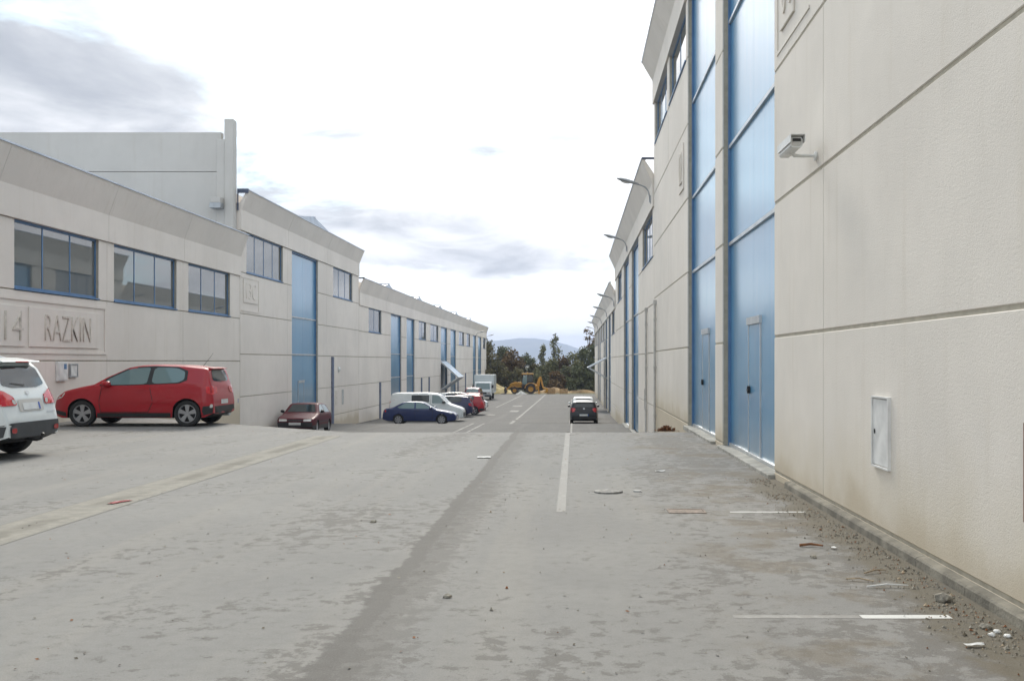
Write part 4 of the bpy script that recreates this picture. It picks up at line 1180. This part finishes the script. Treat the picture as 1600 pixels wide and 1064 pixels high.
c = Car('people_carrier', 'maroon people carrier facing the camera in front of the small truck', S2)
c.both('side_window', [(1.35, 1.08), (1.7, 1.42), (2.3, 1.46), (2.3, 1.08)], M['car_glass'], rnd=.05); c.both('side_window', [(2.4, 1.08), (2.4, 1.46), (3.9, 1.42), (4.0, 1.1)], M['car_glass'], rnd=.05)
c.patch('windscreen', [(-.66, 1.1), (.66, 1.1), (.54, 1.5), (-.54, 1.5)], 'F', M['car_glass_tint_lit'], rnd=.05)
c.mirror_ends('headlight', [(.42, .70), (.72, .72), (.74, .86), (.46, .84)], 'F', M['lamp_clear'], off=.012); c.plate('F', .5); c.mirror(1.4, 1.1, M['black'])
c.place(-10.5, 106.5, -90)
c = Car('hatchback_car', 'black hatchback seen from behind beside the right hand wall', hatch_spec(M['blackp'], W=1.72, L=4.0, wx=(.85, 3.3),
    prof=[(0, .50), (.03, .62), (.12, .73), (.35, .84), (.8, .95), (1.05, 1.03), (1.35, 1.22), (1.8, 1.44), (2.1, 1.48), (2.6, 1.49), (3.2, 1.45), (3.68, 1.385), (3.76, 1.35), (3.88, 1.05), (3.94, .93), (3.98, .75), (4.0, .56)], rim=M['rim_dull']))
g = M['car_glass']
c.both('side_window', [(1.30, 1.0), (1.9, 1.38), (2.40, 1.41), (2.36, 1.02)], g, rnd=.08); c.both('side_window', [(2.46, 1.02), (2.5, 1.41), (3.0, 1.39), (3.25, 1.2), (3.1, 1.05)], g, rnd=.08)
c.patch('rear_window', [(-.58, 1.05), (.58, 1.05), (.48, 1.33), (-.48, 1.33)], 'B', M['car_glass'], off=.01, rnd=.1)
c.patch('windscreen', [(-.64, 1.07), (.64, 1.07), (.50, 1.39), (-.50, 1.39)], 'F', g, rnd=.06)
c.mirror_ends('tail_light', [(.50, .98), (.78, 1.02), (.84, .84), (.78, .74), (.56, .80)], 'B', M['tail'], off=.016, rnd=.14)
c.mirror_ends('headlight', [(.40, .62), (.70, .66), (.74, .80), (.50, .72)], 'F', M['lamp_clear'], off=.012, rnd=.14)
c.plate('B', .58, hw=.27); c.mirror(1.45, 1.05, M['blackp'])
obj('spoiler', MB().prism([(3.55, 1.405), (3.84, 1.36), (3.84, 1.345), (3.7, 1.335)], -.5, .5, 'y'), M['blackp'], c.e, bevel=.008)
c.patch('emblem', [(-.06, .93), (.06, .93), (.06, 1.0), (-.06, 1.0)], 'B', M['alu'], off=.014, rnd=.25)
c.patch('rear_bumper', [(-.80, .30), (.80, .30), (.82, .50), (-.82, .50)], 'B', M['black'], off=.012, rnd=.08)
c.place(.60, 63.9, 90)
c = Car('hatchback_car', 'white hatchback parked ahead of the black one by the right wall', hatch_spec(M['white'])); dress_hatch(c, skirt=False); c.place(.62, 71.2, 90)

# small box truck facing the camera
t = empty('box_truck', (-10.35, 116, gz(-10.35, 116))); tag(t, 'small white box truck facing the camera at the far left', 'truck')
obj('cargo_box', MB().box(-1.12, 1.12, 1.55, 5.4, .75, 2.85), M['white'], t, bevel=.03)
cp = [(0, .45), (-.02, .95), (.10, 1.15), (.55, 1.95), (.75, 2.05), (1.5, 2.05), (1.5, .45)]
obj('cab', MB().prism(cp, -.95, .95, 'x'), M['white'], t, bevel=.03)
obj('windscreen', MB().add([(-.82, .125, 1.22), (.82, .125, 1.22), (.75, .50, 1.90), (-.75, .50, 1.90)], [(0, 1, 2, 3)]), M['car_glass_tint_lit'], t)
for s in (-1, 1):
    obj('side_window', MB().prism([(.3, 1.25), (.65, 1.88), (1.3, 1.88), (1.3, 1.25)], s*.952, s*.96, 'x'), M['car_glass'], t)
    obj('headlight', MB().box(s*.55, s*.85, -.045, -.025, .72, .90), M['lamp_clear'], t)
    obj('mirror', MB().box(s*1.0, s*1.2, .25, .32, 1.35, 1.7), M['black'], t)
    for wy in (.75, 4.3):
        hub = empty('wheel', (s*.82, wy, .38)); hub.parent = t
        mb = MB(); mb.lathe([(-.11, .2), (-.12, .33), (-.08, .38), (.08, .38), (.12, .33), (.11, .2), (-.11, .2)], 20, 'x'); obj('tyre', mb, M['rubber'], hub, smooth=50)
        mb = MB(); mb.lathe([(s*.10, .2), (s*.06, .15), (s*.10, .001)], 16, 'x'); obj('rim', mb, M['rim_dull'], hub, smooth=40)
obj('bumper', MB().box(-.95, .95, -.08, -.02, .36, .60), M['clad'], t, bevel=.02)
obj('grille', MB().box(-.45, .45, -.04, -.024, .68, .88), M['black'], t)
obj('chassis', MB().box(-.4, .4, .3, 5.3, .45, .74), M['under'], t)
obj('number_plate', MB().box(-.26, .26, -.095, -.082, .42, .53), M['plate'], t)

# backhoe loader at the end of the road
g = empty('backhoe_loader', (-6.9, 146.5, -2.99)); tag(g, 'yellow backhoe loader at the end of the road with its bucket lowered', 'excavator')
def gpart(nm, mb, m, par=None, **kw): return obj(nm, mb, m, par or g, **kw)
gpart('chassis', MB().box(-2.1, 1.3, -.45, .45, .55, .95), M['digger_dark'])
gpart('bonnet', MB().prism([(-2.25, .9), (-2.25, 1.42), (-1.9, 1.58), (-.55, 1.72), (-.55, .9)], -.5, .5, 'y'), M['digger'], bevel=.04)
cab = gpart('cab', MB().prism([(-.55, .95), (-.62, 1.5), (-.40, 2.75), (.95, 2.75), (1.05, 1.45), (.9, .95), (-.4, .95)], -.72, .72, 'y'), M['digger_dark'], bevel=.03)
gpart('cab_roof', MB().prism([(-.6, 2.755), (-.52, 2.92), (1.05, 2.92), (1.12, 2.755)], -.80, .80, 'y'), M['digger'], bevel=.03)
for s in (-1, 1):
    gpart('cab_window', MB().prism([(-.50, 1.55), (-.30, 2.65), (.2, 2.65), (.2, 1.35), (-.3, 1.35)], s*.722, s*.73, 'y'), M['car_glass_tint_lit'])
    gpart('cab_window', MB().prism([(.28, 1.5), (.28, 2.65), (.86, 2.65), (.93, 1.5)], s*.722, s*.73, 'y'), M['car_glass'])
gpart('front_window', MB().add([(-.64, -.62, 1.52), (-.64, .62, 1.52), (-.425, .62, 2.68), (-.425, -.62, 2.68)], [(0, 1, 2, 3)]), M['car_glass_tint_lit'])
for (wx, r) in ((.75, .70), (-1.55, .50)):
    for s in (-1, 1):
        hub = empty('wheel', (wx, s*.85, r)); hub.parent = g
        mb = MB(); mb.lathe([(-.2, r*.55), (-.22, r*.85), (-.17, r), (.17, r), (.22, r*.85), (.2, r*.55), (-.2, r*.55)], 24, 'y'); obj('tyre', mb, M['digger_dark'], hub, smooth=50)
        mb = MB(); mb.lathe([(s*.16, r*.55), (s*.1, r*.4), (s*.14, r*.001)], 20, 'y'); obj('rim', mb, M['digger'], hub, smooth=40)
for s in (-1, 1):
    mb = MB(); arc = [(.75+math.cos(a)*q, .70+math.sin(a)*q) for q, rng in ((.90, lin(R(20), R(175), 12)), (.80, lin(R(175), R(20), 12))) for a in rng]
    gpart('mudguard', mb.prism(arc, s*.62, s*1.06, 'y'), M['digger'])
    gpart('loader_arm', MB().prism([(-.5, 1.35), (-.5, 1.62), (-1.6, 1.72), (-2.75, .72), (-2.95, .40), (-2.6, .55), (-1.65, 1.42)], s*.60, s*.74, 'y'), M['digger'])
    gpart('stabiliser_leg', MB().tube([(1.75, s*.9, 1.1), (1.9, s*1.1, .1)], .07, 8).box(1.75, 2.05, s*1.0, s*1.25, .0, .06), M['digger'])
gpart('front_bucket', MB().prism([(-2.75, .85), (-2.95, .95), (-3.05, .55), (-2.95, .10), (-3.55, .02), (-3.55, 0), (-2.85, 0), (-2.7, .35)], -1.1, 1.1, 'y'), M['digger_dark'], bevel=.01)
gpart('rear_frame', MB().box(1.3, 1.65, -.95, .95, .55, 1.25), M['digger'], bevel=.03)
gpart('boom', MB().prism([(1.6, .9), (1.45, 1.2), (1.75, 2.15), (1.98, 2.4), (2.2, 2.2), (2.05, 1.9), (1.95, 1.0)], -.16, .16, 'y'), M['digger'], bevel=.02)
gpart('dipper', MB().prism([(1.95, 2.45), (2.2, 2.42), (2.6, .95), (2.5, .75), (2.35, .9)], -.12, .12, 'y'), M['digger'], bevel=.02)
gpart('rear_bucket', MB().prism([(2.35, .95), (2.65, .95), (3.15, .75), (3.2, .35), (2.9, .12), (2.55, .2), (2.85, .4), (2.8, .65), (2.5, .7)], -.3, .3, 'y'), M['digger'], bevel=.01)
gpart('exhaust_pipe', MB().tube([(-1.2, .3, 1.6), (-1.2, .3, 2.25)], .045, 8), M['black'])
gpart('beacon', MB().lathe([(2.92, .08), (3.05, .07), (3.08, .001)], 10, 'z', c=(.2, 0, 0)), M['digger'])

# soil and rubble at the end of the road
def heap(name, x, y, rx, ry, h, m, label, seed, cat='heap'):
    mb = MB(); n = 22; z0 = -3.05
    for j in range(n+1):
        for i in range(n+1):
            u, v = -1+2*i/n, -1+2*j/n; rr = math.hypot(u, v)
            z = h*max(0, 1-rr)**1.0
            z += .22*h*noise.noise(Vector((u*3+seed, v*3, seed)))*(1 if rr < .95 else 0)
            mb.v.append((u*rx, v*ry, max(z, -.05)-.02))
    for j in range(n):
        for i in range(n): a = j*(n+1)+i; mb.f.append((a, a+1, a+n+2, a+n+1)); mb.mi.append(0)
    tag(obj(name, mb, m, smooth=50, loc=(x, y, z0)), label, cat)
heap('sand_heap', -11.3, 149.5, 2.8, 2.2, 1.5, M['sand'], 'ochre sand heap left of the yellow backhoe loader', 1)
heap('gravel_heap', -7.4, 143.6, .9, .8, .6, M['gravel_white'], 'small pale gravel heap in front of the backhoe loader', 2)
heap('soil_heap', -3.0, 151.5, 3.2, 1.6, .9, M['soil'], 'low brown soil heap right of the backhoe loader', 3)
heap('soil_heap', 1.2, 152, 4.0, 1.6, .55, M['soil'], 'flat brown soil bank at the foot of the trees near the right wall', 4)
def pallets(x, y, n, label):
    e = empty('pallet_stack', (x, y, -3.03)); tag(e, label, 'pallets')
    for k in range(n):
        mb = MB(); z = k*.15
        for j in range(3): mb.box(-.6, .6, -.4+j*.35, -.3+j*.35, z, z+.09)
        for i in range(5): mb.box(-.6+i*.27, -.48+i*.27, -.4, .4, z+.092, z+.115)
        obj('pallet', mb, M['wood'], e)
pallets(-3.3, 147.2, 6, 'brown stack of pallets just right of the backhoe loader')
pallets(-1.5, 147.6, 5, 'pale orange stack of pallets nearer the right hand wall')

# ------------------------------------------------------------------ trees
def tree(name, x, y, top, wd, m, label, seed, kind='round', n=2200, group='trees beyond the end of the road'):
    rnd = random.Random(seed); z0 = -3.1-(y-142)*.0012
    h = top-z0
    e = empty(name, (x, y, z0)); tag(e, label, 'tree', group)
    tr = MB(); lean = rnd.uniform(-.03, .03)*h
    tr.tube([(0, 0, -.2), (lean*.3, 0, h*.3), (lean*.6, .1, h*.6), (lean, 0, h*.9)], [.03*h*.7, .02*h*.8, .014*h*.7, .01], 8)
    clumps = []
    nc = 12 if kind == 'round' else 9
    for i in range(nc):
        if kind == 'poplar':
            t_ = (i+.5)/nc; clumps.append((Vector((rnd.uniform(-.15, .15)*wd, rnd.uniform(-.15, .15)*wd, h*(.12+.84*t_))), wd*.5*(1-.72*t_)*rnd.uniform(.7, 1.3), h*.10))
        elif kind == 'sparse':
            a = rnd.uniform(0, 6.28); q = rnd.uniform(.1, 1)*wd*.5; zz_ = h*(.62+.36*i/nc)
            clumps.append((Vector((math.cos(a)*q, math.sin(a)*q, zz_)), wd*rnd.uniform(.16, .26), h*.035))
        else:
            a = rnd.uniform(0, 6.28); t_ = rnd.uniform(.08, .90); q = math.sqrt(rnd.uniform(0, 1))*wd*.42*math.sin(min(1, t_*1.05+.12)*math.pi)**.5
            clumps.append((Vector((math.cos(a)*q, math.sin(a)*q, h*t_)), wd*rnd.uniform(.17, .27), h*rnd.uniform(.10, .16)))
    for cpos, rx, rz in clumps:
        b0 = Vector((lean*.4, 0, max(.15*h, cpos.z*.55)))
        tr.tube([b0, b0.lerp(cpos, .6)+Vector((0, 0, .1*rz)), cpos], [.012*h*.6, .008*h*.6, .01], 5)
    obj('trunk', tr, M['bark'], e)
    lv = MB()
    for k in range(n):
        cpos, rx, rz = clumps[rnd.randrange(len(clumps))]
        d = Vector((rnd.gauss(0, 1), rnd.gauss(0, 1), rnd.gauss(0, 1))).normalized()*rnd.uniform(.35, 1.12)
        q = cpos+Vector((d.x*rx, d.y*rx, d.z*rz))
        if q.z < .1: q.z = rnd.uniform(.05, .5)
        s_ = rnd.uniform(.10, .24)
        u = Vector((rnd.gauss(0, 1), rnd.gauss(0, 1), rnd.gauss(0, 1))).normalized(); v_ = u.cross(Vector((rnd.gauss(0, 1), rnd.gauss(0, 1), rnd.gauss(0, 1)))).normalized()
        lv.add([q-u*s_-v_*s_*.5, q+u*s_*.2-v_*s_*.6, q+u*s_+v_*s_*.2, q-u*s_*.2+v_*s_*.6], [(0, 1, 2, 3)])
    obj('crown', lv, m, e)
TREES = [ # pixel-scale notes: x across the gap at 150 m
 (-13.6, 161, 5.0, 4.4, 'leaf_mix', 'brown and green tree touching the left warehouse corner', 'round'),
 (-11.6, 163, 4.7, 4.6, 'leaf_dark', 'dark green tree right of the left warehouse corner', 'round'),
 (-9.6, 160, 3.6, 4.2, 'leaf_brown', 'autumn brown tree above the sand heap', 'round'),
 (-7.9, 164, 3.9, 4.2, 'leaf_dark', 'dark rounded tree behind the backhoe loader bonnet', 'round'),
 (-6.3, 161, 1.5, 3.6, 'leaf_mix', 'low turning tree under the mountain notch', 'round'),
 (-5.0, 158, 1.5, 3.4, 'leaf_olive', 'low olive tree behind the backhoe loader cab', 'round'),
 (-5.2, 168, 4.4, 2.6, 'leaf_olive', 'slender shorter poplar left of the tall one', 'poplar'),
 (-3.1, 166, 6.0, 3.2, 'leaf_olive', 'tall slender poplar rising above the mountain line', 'poplar'),
 (-3.4, 159, 2.3, 4.0, 'leaf_olive', 'broad olive tree at the foot of the tall poplar', 'round'),
 (-1.6, 162, 2.6, 3.6, 'leaf_brown', 'rusty brown tree between the poplar and the dark right trees', 'round'),
 (-.2, 159, 2.9, 4.2, 'leaf_olive', 'olive green tree left of the darkest right tree', 'round'),
 (1.6, 161, 3.9, 4.6, 'leaf_dark', 'dark tree beside the far right warehouse end', 'round'),
 (3.6, 164, 4.6, 5.0, 'leaf_dark', 'tallest dark tree half hidden by the right warehouse', 'round'),
 (2.6, 170, 7.3, 3.4, 'leaf_brown', 'thin brown pine rising over the trees at the right warehouse', 'sparse'),
 (.4, 155, 1.1, 3.6, 'leaf_dark', 'low dark bush in front of the right hand trees', 'round'),
 (-2.6, 155.5, .5, 3.0, 'leaf_brown', 'low rusty bush behind the pallet stacks', 'round'),
 (-8.6, 156, .8, 3.2, 'leaf_mix', 'low mixed bush behind the loader bucket', 'round'),
 (-11.6, 156, 1.6, 3.6, 'leaf_mix', 'low brown bush behind the sand heap', 'round'),
 (2.4, 156, 1.6, 3.2, 'leaf_dark', 'small dark bush in the corner by the right warehouse', 'round'),
]
for i, (x, y, tp, wd, m, lb, kd) in enumerate(TREES):
    tree('poplar_tree' if kd == 'poplar' else ('pine_tree' if kd == 'sparse' else 'tree'), x, y, tp, wd, M[m], lb, 50+i, kd, 2600 if kd == 'round' else (800 if kd == 'poplar' else 420))
# the wood that closes the view further back, and on behind the warehouses
mb = MB(); rnd = random.Random(99)
for k in range(42000):
    x = rnd.uniform(-70, 60); y = rnd.uniform(172, 186)
    hh = 4.2+1.3*noise.noise(Vector((x*.12, 0, 4)))+.9*noise.noise(Vector((x*.4, 2, 1)))
    if -9 < x < .5: hh *= .80
    z = -3.1+hh*rnd.uniform(.0, 1.0)
    s_ = rnd.uniform(.2, .38); u = Vector((rnd.gauss(0, 1), rnd.gauss(0, 1), rnd.gauss(0, 1))).normalized(); v_ = u.cross(Vector((rnd.gauss(0, 1), rnd.gauss(0, 1), rnd.gauss(0, 1)))).normalized()
    q = Vector((x, y, z)); mb.add([q-u*s_-v_*s_*.5, q+u*s_*.2-v_*s_*.6, q+u*s_+v_*s_*.2, q-u*s_*.2+v_*s_*.6], [(0, 1, 2, 3)])
tag(stuff(obj('woodland', mb, M['leaf_mix'])), 'dense far woodland closing the end of the road', 'woodland')

mb = MB(); rnd = random.Random(123)
for k in range(26000):
    x = rnd.uniform(5.5, 70); y = rnd.uniform(150, 166)
    hh = 11.5+2.0*noise.noise(Vector((x*.12, 9, 4)))+1.6*noise.noise(Vector((x*.4, 2, 8)))
    hh *= min(1, .55+(x-5.5)*.09)
    z = -3.1+hh*rnd.uniform(.0, 1.0)
    s_ = rnd.uniform(.25, .5); u = Vector((rnd.gauss(0, 1), rnd.gauss(0, 1), rnd.gauss(0, 1))).normalized(); v_ = u.cross(Vector((rnd.gauss(0, 1), rnd.gauss(0, 1), rnd.gauss(0, 1)))).normalized()
    q = Vector((x, y, z)); mb.add([q-u*s_-v_*s_*.5, q+u*s_*.2-v_*s_*.6, q+u*s_+v_*s_*.2, q-u*s_*.2+v_*s_*.6], [(0, 1, 2, 3)])
tag(stuff(obj('woodland', mb, M['leaf_dark'])), 'tall dark woodland behind the end of the right hand warehouses', 'woodland')

# ------------------------------------------------------------------ litter along the right-hand wall
def rock(name, x, y, s_, m, label, cat, seed, flat=.6, group=None):
    bm = bmesh.new(); bmesh.ops.create_icosphere(bm, subdivisions=2, radius=s_)
    for v in bm.verts:
        v.co *= 1+.35*noise.noise(v.co*(1.6/s_)+Vector((seed, 0, 0))); v.co.z *= flat
    me = bpy.data.meshes.new(name); bm.to_mesh(me); bm.free(); me.materials.append(m)
    tag(link(name, me, None, (x, y, s_*flat*.55)), label, cat, group)
rock('stone', 2.47, 6.85, .06, M['stone'], 'largest brown stone lying by the kerb near the white line', 'stone', 1)
rock('stone', 2.47, 6.15, .035, M['stone'], 'dark stone by the kerb just past the white line end', 'stone', 2)
rock('stone', 1.95, 8.35, .03, M['stone'], 'dark stone in the mud left of the kerb under the meter cabinet', 'stone', 3)
rock('stone', -.86, 6.95, .028, M['stone'], 'small black stone alone on the asphalt in the middle', 'stone', 4)
rock('stone', -2.0, 10.2, .03, M['stone'], 'small dark stone left of the tar seam', 'stone', 5)
for i, (x, y, w3) in enumerate(((2.52, 5.95, 'right and lowest'), (2.50, 6.05, 'upper'), (2.44, 5.98, 'left'))):
    rock('gravel_lump', x, y, .022, M['white_box'], f'{w3} of three grey white lumps clustered by the kerb', 'stone', 20+i, group='grey white lumps by the kerb')
def twig(x, y, ln, ang, label, m=None, r=.006):
    mb = MB(); c_, s_ = math.cos(R(ang)), math.sin(R(ang))
    mb.tube([(-ln/2*c_, -ln/2*s_, .0), (0, 0.01, .012), (ln/2*c_, ln/2*s_, .004)], [r, r, r*.6], 6)
    tag(obj('twig', mb, m or M['twig'], loc=(x, y, .012)), label, 'twig')
twig(2.22, 7.25, .30, 4, 'pale straight twig on the mud near the large stone', M['paper'])
twig(2.28, 7.75, .22, 28, 'brown crooked twig further along the kerb')
twig(2.05, 8.85, .20, -14, 'short dark red twig lying in the mud', M['dead_leaf'], .012)
twig(2.08, 7.45, .2, -30, 'thin short twig left of the pale straight twig')
def scrap(x, y, a, b_, ang, label, m=None):
    mb = MB(); n = 4
    for j in range(n+1):
        for i in range(n+1): mb.v.append(((i/n-.5)*a, (j/n-.5)*b_, .012+.012*noise.noise(Vector((i*.9, j*.9, x)))))
    for j in range(n):
        for i in range(n): q = j*(n+1)+i; mb.f.append((q, q+1, q+n+2, q+n+1)); mb.mi.append(0)
    o = obj('paper_scrap', mb, m or M['paper'], loc=(x, y, .004)); o.rotation_euler = (0, 0, R(ang)); tag(o, label, 'litter')
scrap(2.42, 4.85, .05, .04, 20, 'white scrap of paper lowest by the kerb at the corner')
scrap(2.25, 5.75, .12, .04, 8, 'pale crumpled strip of litter near the white line end')
scrap(2.22, 8.75, .05, .05, 40, 'small white scrap beside the dark stone by the kerb')
scrap(-1.5, 17.05, .22, .16, 4, 'white sheet of paper lying on the tar seam')
scrap(1.25, 14.9, .14, .06, 12, 'little white scrap on the asphalt before the first blue door')
scrap(-5.15, 11.6, .30, .10, 70, 'torn red plastic strip lying in the concrete gutter', M['tail_dull'])
# dead weeds by the crest
e = empty('dead_weeds', (2.12, 23.6, 0)); tag(e, 'rusty brown clump of dead weeds at the wall beyond the second blue door', 'weeds')
mb = MB(); rnd = random.Random(3)
for k in range(240):
    a = rnd.uniform(0, 6.28); q = abs(rnd.gauss(0, .09)); h = rnd.uniform(.02, .15)*max(.2, 1-q*4)
    b0 = Vector((math.cos(a)*q*1.5, math.sin(a)*q, .0)); d_ = Vector((rnd.gauss(0, .04), rnd.gauss(0, .04), h)); s2 = Vector((rnd.gauss(0, 1), rnd.gauss(0, 1), 0)).normalized()*.014
    mb.add([b0-s2, b0+s2, b0+d_+s2, b0+d_-s2], [(0, 1, 2, 3)])
obj('leaves', mb, M['dead_leaf'], e)
# grit washed against the kerb
mb = MB(); rnd = random.Random(11)
for k in range(3600):
    y = rnd.uniform(3.2, 14)
    if noise.noise(Vector((y*.9, 0, 3)))+.35*noise.noise(Vector((y*4, 0, 1))) < -.05 and rnd.random() < .75: continue
    q = abs(rnd.gauss(0, .20)); x = 2.62-q
    if rnd.random() < .06: x = rnd.uniform(-1.0, 2.6)
    s_ = rnd.uniform(.003, .009) if rnd.random() < .95 else rnd.uniform(.009, .018)
    z = .004
    vs = [(x+rnd.uniform(.5, 1)*s_*sx, y+rnd.uniform(.5, 1)*s_*sy, z+sz) for sx, sy, sz in ((-1, -1, 0), (1, -1, 0), (1, 1, 0), (-1, 1, 0))]+[(x, y, z+s_*rnd.uniform(.7, 1.3))]
    mb.add(vs, [(0, 1, 4), (1, 2, 4), (2, 3, 4), (3, 0, 4)], rnd.choice((0, 0, 0, 0, 0, 3, 3, 1, 2)))
tag(stuff(obj('grit', mb, [M['stone'], M['twig'], M['dead_leaf'], M['mudcrumb']])), 'grit and dead leaves washed up along the kerb', 'grit')
# leaves and crumbs of mud scattered over the yard
mb = MB()
for k in range(700):
    y = 4+20*rnd.random()**1.2; x = rnd.uniform(-9, 2.3); s_ = rnd.uniform(.006, .018); z = .004
    a = rnd.uniform(0, 6.28); u = Vector((math.cos(a), math.sin(a), 0))*s_; v_ = Vector((-math.sin(a), math.cos(a), 0))*s_*.6
    q = Vector((x, y, z)); mb.add([q-u, q-v_+Vector((0, 0, .006)), q+u+Vector((0, 0, .004)), q+v_], [(0, 1, 2, 3)], rnd.choice((0, 1, 1, 1, 2, 2)))
tag(stuff(obj('leaf_litter', mb, [M['dead_leaf'], M['mudcrumb'], M['stone']])), 'scattered dead leaves and crumbs of mud on the asphalt', 'leaves')

# ------------------------------------------------------------------ haze
HAZE = 0.00026
if HAZE:
    hm = bpy.data.materials.new('haze_air'); hm.use_nodes = True
    t = NT(hm.node_tree); t.n.clear()
    pv = t.new('ShaderNodeVolumePrincipled'); pv.inputs['Color'].default_value = (.60, .71, .95, 1); pv.inputs['Density'].default_value = HAZE; pv.inputs['Anisotropy'].default_value = .2
    ou = t.new('ShaderNodeOutputMaterial'); t.l.new(pv.outputs[0], ou.inputs['Volume'])
    stuff(obj('haze', MB().box(-6900, 6900, -80, 6900, -20, 150), hm))
